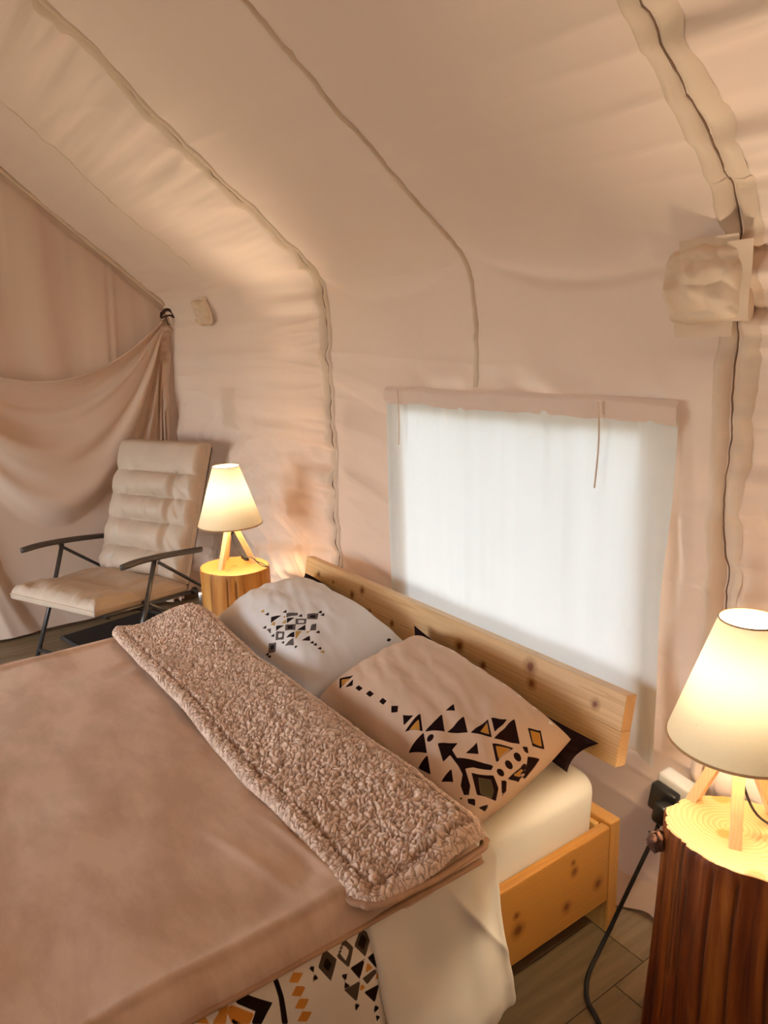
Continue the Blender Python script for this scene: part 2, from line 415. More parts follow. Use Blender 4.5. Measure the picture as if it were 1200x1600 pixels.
def cloth_d(x, s):
    """how far the tent cloth stands in from its ideal surface"""
    d = 0.013 * noise2(x * 1.7, s * 1.9, 3) + 0.004 * noise2(x * 2.5 + s, s * 6, 4)
    sx = np.array((-2.76, -0.945)); dist = np.min(np.abs(x[..., None] - sx), -1)
    left = sstep(-2.70, -2.82, x); right = sstep(-0.98, -0.90, x); mid = 1 - left - right
    roof = sstep(Z1 - 0.1, S_SLOPE + 0.25, s)
    # roof bays sag between the poles
    d = d + roof * (mid * 0.035 * np.sin(np.pi * np.clip((x + 2.76) / 1.815, 0, 1)) + left * 0.03 * np.sin(np.pi * np.clip((x + 4.66) / 1.9, 0, 1)))
    # gathers that run out from the two pole seams
    g = np.exp(-dist / 0.22)
    d = d + (left + right) * (0.35 + g) * 0.020 * (noise2(x * 1.6, s * 17, 11) + 0.45 * noise2(x * 2.2 + s, s * 38, 15) * (0.3 + noise2(x * 2, s * 4, 16))) + mid * g * 0.007 * noise2(x * 2.0, s * 16, 12)
    d = d + np.exp(-dist / 0.05) * 0.002 * noise2(x * 9, s * 55, 13)
    dm = np.abs(x + 1.84); d = d + np.exp(-dm / 0.05) * 0.0035 * noise2(x * 6, s * 45, 14) * sstep(1.4, 1.5, s)
    bay = left + right
    sewn = sstep(0.0, 0.07, dist)
    d = d + sewn * bay * (0.25 + g) * 0.012 * (ridge(x * 1.1 + 0.3 * s, s * 9 + 0.5 * x, 31) + 0.5 * ridge(x * 1.6, s * 21 - x, 32) - 0.6)
    d = d + mid * (0.16 + 0.6 * g) * 0.013 * (ridge(x * 0.9, s * 10 + 0.6 * x, 33) - 0.4)
    # slack cloth at the eave of the middle bay: a soft roll with a crease over it
    sc = Z1 + 0.10 + 0.10 * ((x + 1.35) / 0.45) ** 2 - 0.09
    e = sstep(-1.86, -1.70, x) * sstep(-0.93, -1.0, x)
    d = d + e * (0.022 * np.exp(-((s - sc - 0.06) / 0.07) ** 2) - 0.018 * np.exp(-((s - sc) / 0.022) ** 2))
    e2 = sstep(-2.74, -2.6, x) * sstep(-1.84, -1.95, x); sc2 = Z1 + 0.02 + 0.12 * ((x + 2.3) / 0.45) ** 2
    d = d + e2 * (0.014 * np.exp(-((s - sc2 - 0.05) / 0.06) ** 2) - 0.008 * np.exp(-((s - sc2) / 0.03) ** 2))
    # wall: swagged folds low in the left bay, crosswise creases by the window
    wl = left * sstep(1.5, 0.9, s)
    q = s + 0.55 * np.exp(-(x + 4.2) * 1.6)
    d = d + sstep(0.0, 0.12, dist) * wl * 0.050 * noise2(q * 8.0 + 0.2 * x, x * 0.7, 21) + wl * 0.016 * noise2(q * 19.0, x * 1.2, 22)
    q2 = s + 0.75 * (x + 3.4) + 0.35 * (x + 3.4) ** 2
    d = d + sstep(0.0, 0.10, dist) * wl * 0.022 * (ridge(q2 * 6.5, x * 0.6 - s * 0.4, 35) + 0.5 * ridge(q2 * 15, x * 0.9, 36) - 0.6)
    cz = sstep(-4.2, -4.62, x) * sstep(1.85, 1.6, s)
    d = d + cz * 0.03 * noise2((x + 4.66) * 7 + (1.8 - s) * 1.2, s * 0.8, 23)
    wn = sstep(-2.72, -2.6, x) * sstep(-2.2, -2.4, x) * sstep(1.65, 1.4, s)
    d = d + wn * (0.036 * noise2(x * 1.3, s * 9 + x * 2.2, 24) + 0.009 * noise2(x * 2, s * 24 + 5 * x, 25))
    d = d + wn * 0.026 * (ridge(x * 0.9, s * 8 + x * 2.0, 37) - 0.4)
    wr = sstep(-1.10, -1.04, x) * sstep(-0.70, -0.80, x) * sstep(1.55, 1.3, s)
    d = d + wr * 0.03 * noise2(x * 17, s * 2.2, 26) + wr * 0.005 * noise2(x * 26, s * 5, 27)
    d = d + wr * 0.018 * (ridge(x * 13 + s, s * 1.6, 38) - 0.4)
    # soft creases above the window
    ab = sstep(-2.3, -2.1, x) * sstep(-1.0, -1.15, x) * np.exp(-((s - 1.50) / 0.07) ** 2)
    d = d + ab * 0.012 * noise2(x * 14 + s * 6, s * 9, 28)
    d = d + 0.02 * sstep(0.10, 0.0, s) * noise2(x * 5, s * 0 + 3, 29)
    return d

def cloth_pts(X, Sg, lift=0.0):
    y, z, ny, nz = profile(Sg); d = cloth_d(X, Sg) + lift
    return P3(X, y + ny * d, z + nz * d)

# back wall (behind the bed) with the window opening
xs = np.concatenate([np.arange(XL - 0.05, -0.5, 0.0125), np.linspace(-0.5, XR, 24)]); ss = np.linspace(-0.035, S_SLOPE * 0.5 + Z1 * 0.5, 270)
X, Sg = np.meshgrid(xs, ss, indexing='ij')
F = gfaces(*X.shape); cx = X.ravel()[F].mean(1); cs = Sg.ravel()[F].mean(1)
OX0, OX1, OZ0, OZ1 = -2.245, -1.150, 0.52, 1.42
F = F[~((cx > OX0) & (cx < OX1) & (cs > OZ0) & (cs < OZ1))]
Vw = cloth_pts(X, Sg)
fly = lambda Sg: sstep(Z1 + 0.02, S_SLOPE + 0.12, Sg)
wall_back = obj('wall_back', Vw, F, M['canvas'], kind='structure', attrs={'fly': fly(Sg)})

# roof: near slope with folds, far slope plain
ss2 = np.linspace(S_SLOPE * 0.5 + Z1 * 0.5, S_END, 330)
X, Sg = np.meshgrid(xs, ss2, indexing='ij'); V1 = cloth_pts(X, Sg); F1 = gfaces(*X.shape)
X2, Y2 = grid_xy(XL, XR, 60, RIDGE_Y, YF, 40); zr = float(profile(S_END)[1])
Z2 = zr - (RIDGE_Y - Y2) * 0.85 - 0.02 * np.sin(X2 * 3) ** 2
ceiling = obj('ceiling', np.concatenate([V1, P3(X2, Y2, Z2)]), np.concatenate([F1, gfaces(60, 40, base=len(V1))]), M['canvas'], kind='structure', attrs={'fly': np.concatenate([fly(Sg).ravel(), np.ones(X2.size)])})

def seam(name, x0, x1, s0, s1, lift, mat, parent, jag=0.0, seed=1, n=160, m=5):
    """a flat tape of cloth sewn over a seam, following the tent cloth"""
    ts = np.linspace(s0, s1, n); us = np.linspace(0, 1, m)
    U, T = np.meshgrid(us, ts, indexing='ij')
    Xs = x0 + (x1 - x0) * U + jag * noise2(T * 9, T * 0, seed)
    lf = lift * np.ones_like(U) + 0.0025 * noise2(U * 2.0, T * 30, seed + 5)
    lf[0] -= lift * 0.9; lf[-1] -= lift * 0.9
    return obj(name, cloth_pts(Xs, T, lf), gfaces(*U.shape), mat, parent)
for (sx, s0, s1, par, tag_) in ((-2.76, 0.05, S_SLOPE, wall_back, 1), (-2.76, S_SLOPE, S_END, ceiling, 2),
                                (-0.945, 0.30, S_SLOPE, wall_back, 3), (-0.945, S_SLOPE, S_END, ceiling, 4)):
    wl_, wr_ = (0.055, 0.028) if sx < -2 else (0.046, 0.052)
    seam('seam_flap', sx - wl_, sx - 0.004, s0, s1, 0.012, M['strip'], par, 0.002, 30 + tag_)
    seam('seam_flap', sx + 0.004, sx + wr_, s0, s1, 0.009, M['strip'], par, 0.002, 40 + tag_)
    seam('seam_slit_shade', sx - 0.0014, sx + 0.0014, s0, s1, 0.004, M['slit_shade'], par, 0.001, 50 + tag_)  # dark strip along the slit between the flaps, its shade put into colour
seam('seam_flap', -1.853, -1.834, 1.49, S_SLOPE, 0.008, M['strip'], wall_back, 0.003, 61)
seam('seam_flap', -1.853, -1.834, S_SLOPE, S_END, 0.008, M['strip'], ceiling, 0.002, 62)
seam('seam_flap', -3.708, -3.694, S_SLOPE + 0.12, S_END, 0.004, M['strip'], ceiling, 0.003, 63)
# loose tail of cloth at the foot of the wall
U, T = np.meshgrid(np.linspace(-1.25, -0.55, 60), np.linspace(0, 1, 8), indexing='ij')
obj('wall_hem', P3(U, YW - 0.035 - 0.03 * T - 0.012 * np.sin(U * 31), 0.10 - 0.085 * T + T * 0.018 * np.sin(U * 17)), gfaces(60, 8), M['canvas'], wall_back)
# a square patch sewn on the wall high in the left bay
seam('sewn_patch', -3.99, -3.80, 1.20, 1.42, 0.005, M['strip'], wall_back, 0.0, 70, n=12)

# window frame: a hem of tape round the opening
fr = [];
for (a0, a1, b0, b1) in ((OX0 - .02, OX0 + .02, OZ0 - .02, OZ1 + .02), (OX1 - .02, OX1 + .02, OZ0 - .02, OZ1 + .02),
                         (OX0 - .02, OX1 + .02, OZ0 - .02, OZ0 + .02), (OX0 - .02, OX1 + .02, OZ1 - .02, OZ1 + .02)):
    fr.append(box(((a0 + a1) / 2, YW - 0.002, (b0 + b1) / 2), (a1 - a0, 0.008, b1 - b0), 0.002))
window = obj('window_1', *join(*fr), M['strip'], smooth=False, kind='structure')

# end wall: gathered inner curtain hung from the slope
ys = np.concatenate([np.arange(YW + 0.04, -0.6, -0.012), np.linspace(-0.6, YF, 40)]); vs = np.linspace(0, 1, 150)
Y, Vv = np.meshgrid(ys, vs, indexing='ij')
top = np.where(Y > RIDGE_Y, EZ + (YW - Y) * 0.85, zr - (RIDGE_Y - Y) * 0.85) + 0.03
Z = top * (1 - Vv) + 0.02 * Vv
drop = top - Z
fold = 0.026 * noise2(Y * 6.5 + 0.12 * drop * np.sin(Y * 3), Z * 0.5, 71) + 0.018 * noise2(Y * 15, Z * 0.9, 72) * np.exp(-drop / 0.9)
fold = fold + 0.010 * noise2(Y * 34, Z * 3, 73) * np.exp(-drop / 0.10) - 0.012 * np.exp(-((drop - 0.075) / 0.012) ** 2)
fold = fold + 0.012 * np.exp(-((Y - 1.33 + 0.06 * drop) / 0.012) ** 2) - 0.012 * np.exp(-((Y - 1.31 + 0.06 * drop) / 0.012) ** 2)
wall_left = obj('wall_left', P3(XL + fold, Y, Z), gfaces(*Y.shape), M['inner'], kind='structure')
# tape at the join of roof and end wall
yy = np.linspace(1.62, -0.6, 120); zz = EZ + (YW - yy) * 0.85 - 0.02
tp = np.stack([np.full_like(yy, XL + 0.03), yy, zz], 1)
obj('roof_edge_tape', *tube(tp, 0.012, 8), M['strip'], wall_left)

# far side wall with the open doorway that lets the daylight in, and the right end wall
xs3 = np.linspace(XL, XR, 72); zs3 = np.linspace(0.0, float(Z2.min()) + 0.0, 24)
X3, Z3 = np.meshgrid(xs3, zs3, indexing='ij'); F3 = gfaces(72, 24)
cx = X3.ravel()[F3].mean(1); cz = Z3.ravel()[F3].mean(1)
F3 = F3[~((cx > -4.45) & (cx < -1.75) & (cz < 1.78))]
obj('wall_front', P3(X3, YF + 0.01 * np.sin(X3 * 7), Z3), F3, M['canvas'], kind='structure')
dr = [box((-4.45, YF, 0.89), (0.04, 0.05, 1.78)), box((-1.75, YF, 0.89), (0.04, 0.05, 1.78)), box((-3.10, YF, 1.78), (2.74, 0.05, 0.05))]
obj('door_1', *join(*dr), M['strip'], smooth=False, kind='structure')
Y4, V4 = np.meshgrid(np.linspace(YW, YF, 60), np.linspace(0, 1, 20), indexing='ij')
t4 = np.where(Y4 > RIDGE_Y, EZ + (YW - Y4) * 0.85, zr - (RIDGE_Y - Y4) * 0.85)
obj('wall_right', P3(XR + 0.01 * np.sin(Y4 * 8), Y4, t4 * V4), gfaces(60, 20), M['canvas'], kind='structure')

# floor: slab and planks
floor = obj('floor', *box(((XL + XR) / 2, (YW + YF) / 2, -0.03), (XR - XL + 0.2, YW - YF + 0.2, 0.04), 0), M['slab'], smooth=False, kind='structure')
PW, PL = 0.178, 1.22
pv, pf = box((0, 0, 0), (PW - 0.002, PL - 0.002, 0.010), 0.0008, seg=1)
pm = None
cols = range(int((XL + 0.98) / PW) - 1, int((XR + 0.98) / PW) + 1)
joints = {0: 1.357, -1: 1.478}
for c in cols:
    x = -0.98 + (c + 0.5) * PW
    j = joints.get(c, 1.357 - (c * 0.437) % PL)
    y = j + PL * math.ceil((YW - j) / PL) - PL / 2
    while y > YF - PL / 2:
        if pm is None:
            p = obj('plank', pv, pf, M['plank'], floor, smooth=False); pm = p.data
        else:
            p = bpy.data.objects.new('plank', pm); COL.objects.link(p); p.parent = floor
        p.location = (x, y, -0.005)
        y -= PL
a = np.arange(48) * 2 * np.pi / 48
obj('ground', np.concatenate([[[0, 0, -0.06]], np.stack([np.cos(a) * 60, np.sin(a) * 60, np.full(48, -0.06)], 1)]), [[0, k + 1, (k + 1) % 48 + 1] for k in range(48)], M['ground'], kind='structure')
# added dark strip for the shadow gap below the end-wall curtain; closes it
obj('shadow_gap_strip', *box((XL + 0.015, (YW + YF) / 2, 0.022), (0.03, YW - YF, 0.044), 0.004), mat_plain('gap_strip_dark', (96, 70, 50), 0.6), smooth=False, kind='structure')

# ================================================================ WINDOW CURTAIN
CX0, CX1 = -2.305, -1.072
ct = thing('window_curtain', 'white sheer curtain glowing with daylight over the tent window', 'curtain', (-1.70, YW - 0.03, 1.475))
X, T = grid_xy(CX0, CX1, 190, 0, 1, 120)
zb = 0.50 + 0.01 * np.sin(X * 9) - 0.015 * sstep(-1.4, -1.08, X)
Z = 1.435 * (1 - T) + zb * T
hang = sstep(0.0, 0.5, T)
d = 0.028 + 0.009 * noise2(X * 16, Z * 0.9, 81) + 0.0055 * noise2(X * 42, Z * 1.3, 82) * (1 - 0.6 * hang) + 0.02 * hang * sstep(-1.30, -1.10, X) * (0.6 + noise2(X * 13, Z * 1.4, 83))
edge = np.minimum(X - CX0, CX1 - X); d = d + 0.004 * (1 - sstep(0.010, 0.018, edge))
sag = X + 0.012 * hang * noise2(Z * 3, X * 0, 85) * sstep(-1.25, -1.09, X)
d = np.maximum(d, 0.012)
obj('curtain_panel', P3(sag, YW - d, Z), gfaces(190, 120), M['sheer'], ct)
X, T = grid_xy(CX0 - 0.004, CX1 + 0.004, 200, 0, 1, 14)
d = 0.040 + 0.004 * noise2(X * 26, T * 1.2, 86) - 0.012 * (1 - sstep(0, 0.25, T)) - 0.006 * sstep(0.8, 1, T)
obj('curtain_header', P3(X, YW - d, 1.482 + 0.004 * noise2(X * 9, X * 0, 87) - 0.062 * T - 0.004 * T * noise2(X * 14, X * 0, 88)), gfaces(200, 14), M['header'], ct)
for tx, ln in ((-1.295, 0.235), (-2.205, 0.20)):
    zt = np.linspace(1.47, 1.47 - ln, 16); px = tx + 0.006 * np.sin((1.47 - zt) * 16)
    obj('tie_tape', *tube(np.stack([px, np.full(16, YW - 0.052), zt], 1), 0.0032, 6, ry=0.0016), M['strip'], ct)

# ================================================================ DRAPED CURTAIN ON THE END WALL
dc = thing('draped_curtain', 'beige curtain pulled up and tied in the corner, hanging in swags behind the chair', 'curtain', (XL + 0.05, 1.60, 1.83))
TY, TZ, TY2, SAG = 1.60, 1.835, 0.16, 0.352
ys = np.concatenate([np.linspace(1.622, 1.45, 50), np.linspace(1.447, -0.5, 210)]); vs = np.linspace(0, 1, 150)
Y, Vv = np.meshgrid(ys, vs, indexing='ij')
per = np.abs(((TY - Y) / (TY - TY2)) % 2.0); u = np.where(per > 1, per - 1, per)
b = 4 * u * (1 - u)
hem = TZ - SAG * b
hem = np.where(Y > TY, TZ - (Y - TY) * 2.2, hem)
Z = hem * (1 - Vv ** 1.15) + 0.02 * Vv ** 1.15
h = (TZ - Z) / np.maximum(b, 0.10); h = np.maximum(h, 0.2)
q = np.log(h)
amp = 0.075 * sstep(0.0, 0.25, hem - Z + 0.12) * (0.35 + 0.65 * b)
d = amp * noise2(q * 3.6, u * 1.0, 91) + 0.35 * amp * noise2(q * 9.0 + 0.5, u * 1.5, 92)
d = d + 0.012 * noise2(Y * 22, Z * 0.6, 93) * np.exp(-np.abs(Y - TY) / 0.12) * sstep(0.5, 1.5, Z)
low = sstep(1.0, 0.3, Z); d = d + low * 0.018 * noise2(Y * 3.4 + Z * 1.7, Z * 1.2 - Y, 94)
Yc = Y - 0.075 * sstep(1.5, 1.62, Y) * sstep(1.75, 1.0, Z) + 0.02 * sstep(1.5, 1.62, Y) * np.exp(-((Z - 1.76) / 0.03) ** 2)
Xd = XL + 0.065 + d + 0.008 * np.exp(-(hem - Z) / 0.012)
Xd = np.maximum(Xd, XL + 0.032)
obj('curtain_panel', P3(Xd, Yc, Z), gfaces(*Y.shape), M['drape'], dc)
hp = np.stack([Xd[:, 0] + 0.004, Yc[:, 0], Z[:, 0]], 1)
obj('curtain_hem', *tube(hp, 0.006, 8), M['drape'], dc)
kx = XL + 0.085
loop = smooth_path([(kx, 1.575, 1.85), (kx + .012, 1.60, 1.875), (kx + .01, 1.63, 1.868), (kx, 1.655, 1.83), (kx + .01, 1.625, 1.842), (kx + .018, 1.59, 1.838), (kx + .005, 1.57, 1.83), (kx, 1.575, 1.86)], 6)
st = obj('tie_strap', *tube(loop, 0.010, 8, ry=0.005), M['strap'], dc)
obj('strap_end', *tube(smooth_path([(kx + .016, 1.59, 1.84), (kx + .02, 1.598, 1.81), (kx + .016, 1.606, 1.785)], 5), 0.007, 8, ry=0.003), M['strap'], st)

# ================================================================ BED
bed = thing('bed', 'double bed of honey-coloured pine boards with a tilted two-plank headboard', 'bed', (-1.94, 0.5, 0))
BX0, BX1 = -2.78, -1.104
zk = [(bx, bz, r) for bx, bz, r in ((0.0, 0.0, 0.011),)]
def bx_obj(name, c, s, mat, parent=bed, bev=0.004):
    return obj(name, *box(c, s, bev), mat, parent, smooth=False)
bo = np.array(bed.location)
side_knots = [(y - bo[1], z, r) for y, z, r in ((1.13, 0.205, 0.015), (1.335, 0.27, 0.010), (1.33, 0.30, 0.007), (1.31, 0.175, 0.012), (1.435, 0.185, 0.013), (1.02, 0.24, 0.008), (0.6, 0.2, 0.014), (0.2, 0.28, 0.012), (1.125, 0.25, 0.008))]
m_side = mat_pine('pine_side_board', 1, side_knots, (206, 148, 72), (176, 112, 48), plane=(1, 2))
m_post = mat_pine('pine_post', 2, (), (216, 160, 84), (186, 124, 56))
m_rail = mat_pine('pine_rail', 0, (), (230, 184, 112), (200, 146, 78))
for x in (BX1 - 0.014, BX0 + 0.014):
    bx_obj('side_board', (x, 0.50, 0.225), (0.028, 1.955, 0.235), m_side)
for y in (1.501, -0.50):
    for x in (BX1 - 0.085, BX0 + 0.085):
        bx_obj('leg', (x, y, 0.175), (0.17, 0.042, 0.350), m_post)
    bx_obj('end_board', ((BX0 + BX1) / 2, y + (-0.03 if y > 0 else 0.03), 0.225), (1.60, 0.018, 0.22), m_rail)
for k in range(12):
    bx_obj('slat', ((BX0 + BX1) / 2, -0.40 + k * 0.165, 0.205), (1.615, 0.08, 0.018), m_rail, bev=0.002)
# headboard: two planks glued edge to edge, leaning back to the wall
HX0, HX1 = -2.755, -1.077
yb, zb_, yt, zt = 1.452, 0.545, 1.490, 0.737
dy, dz = yt - yb, zt - zb_; L_ = math.hypot(dy, dz); uy, uz = dy / L_, dz / L_; TH = 0.042
hk = [(x - bo[0], z, r) for x, z, r in ((-2.64, 0.685, 0.008), (-2.60, 0.64, 0.010), (-2.52, 0.68, 0.006), (-2.37, 0.665, 0.012), (-2.305, 0.70, 0.011), (-2.36, 0.635, 0.007), (-2.24, 0.635, 0.007), (-2.09, 0.63, 0.009), (-1.72, 0.665, 0.014), (-1.60, 0.64, 0.009), (-1.41, 0.70, 0.016), (-1.395, 0.655, 0.011), (-1.17, 0.68, 0.010))]
m_head = mat_pine('pine_headboard', 0, hk, (230, 192, 140), (190, 138, 80), plane=(0, 2), ring_c=(1.12, 0.70))
def hplank(t0, t1, x1):
    cs = []
    for t in (t0, t1):
        y, z = yb + dy * t, zb_ + dz * t
        cs += [(HX0, y, z), (x1, y, z), (x1, y + TH * uz, z - TH * uy), (HX0, y + TH * uz, z - TH * uy)]
    return hexa(cs, 0.0022)
head = bpy.data.objects.new('headboard', None); COL.objects.link(head); head.parent = bed
obj('headboard_plank', *hplank(0.0, 0.4985, HX1 + 0.0008), m_head, head, smooth=False)
obj('headboard_plank', *hplank(0.4995, 1.0, HX1), m_head, head, smooth=False)
for x in (-2.45, -1.50):
    obj('headboard_support', *hexa([(x - .04, 1.524, 0.06), (x + .04, 1.524, 0.06), (x + .04, 1.566, 0.06), (x - .04, 1.566, 0.06),
                                   (x - .04, 1.524, 0.69), (x + .04, 1.524, 0.69), (x + .04, 1.566, 0.69), (x - .04, 1.566, 0.69)], 0.003), m_post, head, smooth=False)

# ---------------------------------------------------------------- mattress
def rounded_slab(x0, x1, y0, y1, z0, z1, r, n=40, bulge=0.012, seed=0):
    bm = bmesh.new(); bmesh.ops.create_cube(bm, size=1.0)
    for v in bm.verts: v.co = Vector(((x0 + x1) / 2 + v.co.x * (x1 - x0), (y0 + y1) / 2 + v.co.y * (y1 - y0), (z0 + z1) / 2 + v.co.z * (z1 - z0)))
    bmesh.ops.bevel(bm, geom=bm.edges[:], offset=r, segments=6, affect='EDGES', profile=0.5)
    bmesh.ops.subdivide_edges(bm, edges=[e for e in bm.edges if e.calc_length() > 0.2], cuts=n, use_grid_fill=True)
    return bm_arrays(bm)
Vm, Fm = rounded_slab(BX0 + 0.035, BX1 - 0.036, -0.44, 1.468, 0.216, 0.500, 0.055)
up = sstep(0.36, 0.42, Vm[:, 2]); side = sstep(0.06, 0.0, np.abs(Vm[:, 0] - (BX1 - 0.036)))
Vm[:, 0] += up * side * 0.014 + 0.004 * up * noise2(Vm[:, 1] * 9, Vm[:, 2] * 14, 101)
Vm[:, 2] += 0.004 * noise2(Vm[:, 0] * 6, Vm[:, 1] * 6, 102) * sstep(0.40, 0.48, Vm[:, 2])
mt = tag(obj('mattress', Vm, Fm, M['white_sheet']), 'mattress under a white fitted sheet in the pine bed frame', 'mattress')

# ================================================================ PILLOWS
def pillow_surf(c, T, U, W, seed, low=0.35, wr=1.0, pinch=-0.012):
    """top sheet of a pillow; U, W in -1..1; c = corners front-left, front-right, back-right, back-left"""
    c = [np.array(p, float) for p in c]; a = (U + 1) / 2; b = (W + 1) / 2
    base = ((1 - a) * (1 - b))[..., None] * c[0] + (a * (1 - b))[..., None] * c[1] + (a * b)[..., None] * c[2] + ((1 - a) * b)[..., None] * c[3]
    eu = (c[1] + c[2] - c[0] - c[3]); eu /= np.linalg.norm(eu); ew = (c[3] + c[2] - c[0] - c[1]); ew /= np.linalg.norm(ew)
    n = np.cross(eu, ew); n /= np.linalg.norm(n)
    base = base - ((U * (1 - W ** 2)) * pinch * np.abs(U) ** 2)[..., None] * eu - ((W * (1 - U ** 2)) * pinch * np.abs(W) ** 2)[..., None] * ew
    bl = (np.clip(1 - U ** 4, 0, 1) * np.clip(1 - W ** 4, 0, 1)) ** 0.42 * (0.55 + 0.45 * np.clip((1 - U ** 2) * (1 - W ** 2), 0, 1) ** 0.5)
    e = np.minimum(1 - np.abs(U), 1 - np.abs(W))
    ang = np.arctan2(W, U)
    w_ = 0.007 * noise2(ang * 5 + seed, e * 2.5, seed) * np.exp(-e / 0.28) + 0.006 * noise2(U * 3, W * 3, seed + 1) + 0.004 * noise2(U * 7 + W * 4, W * 6, seed + 2)
    topv = base + ((T * bl + wr * w_ * np.minimum(1, bl * 2.5)))[..., None] * n
    botv = base - (T * low * bl)[..., None] * n
    return topv, botv

def sdf(polys, uv):
    """largest inside-distance over closed polygons (positive inside) at points uv"""
    best = np.full(len(uv), -0.05)
    for P in polys:
        P = np.asarray(P, float)
        if len(P) == 1:
            best = np.maximum(best, P[0, 2] - np.hypot(uv[:, 0] - P[0, 0], uv[:, 1] - P[0, 1])); continue
        lo, hi = P.min(0) - 0.02, P.max(0) + 0.02
        k = np.where(((uv > lo) & (uv < hi)).all(1))[0]
        if not len(k): continue
        q = uv[k]; d2 = np.full(len(k), 9.0); ins = np.zeros(len(k), bool)
        for i in range(len(P)):
            A, B = P[i], P[(i + 1) % len(P)]; AB = B - A; t = np.clip(((q - A) @ AB) / (AB @ AB + 1e-12), 0, 1)
            d2 = np.minimum(d2, ((q - A - t[:, None] * AB) ** 2).sum(1))
            cr = (A[1] > q[:, 1]) != (B[1] > q[:, 1])
            with np.errstate(divide='ignore', invalid='ignore'):
                ins ^= cr & (q[:, 0] < (B[0] - A[0]) * (q[:, 1] - A[1]) / (B[1] - A[1]) + A[0])
        s = np.sqrt(d2) * np.where(ins, 1, -1)
        best[k] = np.maximum(best[k], s)
    return best

def pillow(name, label, c, T, mat, seed, group=None, pat=None, n=(220, 150), **kw):
    U, W = np.meshgrid(np.linspace(-1, 1, n[0]), np.linspace(-1, 1, n[1]), indexing='ij')
    top_, bot = pillow_surf(c, T, U, W, seed, **kw)
    V = np.concatenate([top_.reshape(-1, 3), bot.reshape(-1, 3)]); N = U.size
    F = np.concatenate([gfaces(*n), gfaces(*n, base=N, flip=True)])
    attrs = {}
    if pat:
        su, sw = np.linalg.norm(np.array(c[1]) - np.array(c[0])) / 2, np.linalg.norm(np.array(c[3]) - np.array(c[0])) / 2
        uv = np.stack([U.ravel() * su, W.ravel() * sw], 1)
        for key in ('dark', 'grey', 'ochre', 'white'):
            s_ = sdf(pat.get(key, []), uv)
            if key in ('dark', 'grey') : s_ = np.minimum(s_, -sdf(pat.get('cut_' + key, []), uv))
            attrs['sd_' + key] = np.concatenate([s_, np.full(N, -0.05)])
    o = obj(name, V, F, mat, attrs=attrs)
    bm = bmesh.new(); bm.from_mesh(o.data); bmesh.ops.remove_doubles(bm, verts=bm.verts, dist=0.0004); bm.to_mesh(o.data); bm.free()
    return tag(o, label, 'pillow', group)

P1C = ((-2.745, 1.035, 0.545), (-1.905, 1.015, 0.540), (-1.935, 1.425, 0.605), (-2.67, 1.425, 0.645)); P1T = 0.155
P2C = ((-1.885, 1.035, 0.555), (-1.125, 0.990, 0.535), (-1.185, 1.405, 0.595), (-1.865, 1.415, 0.665)); P2T = 0.115

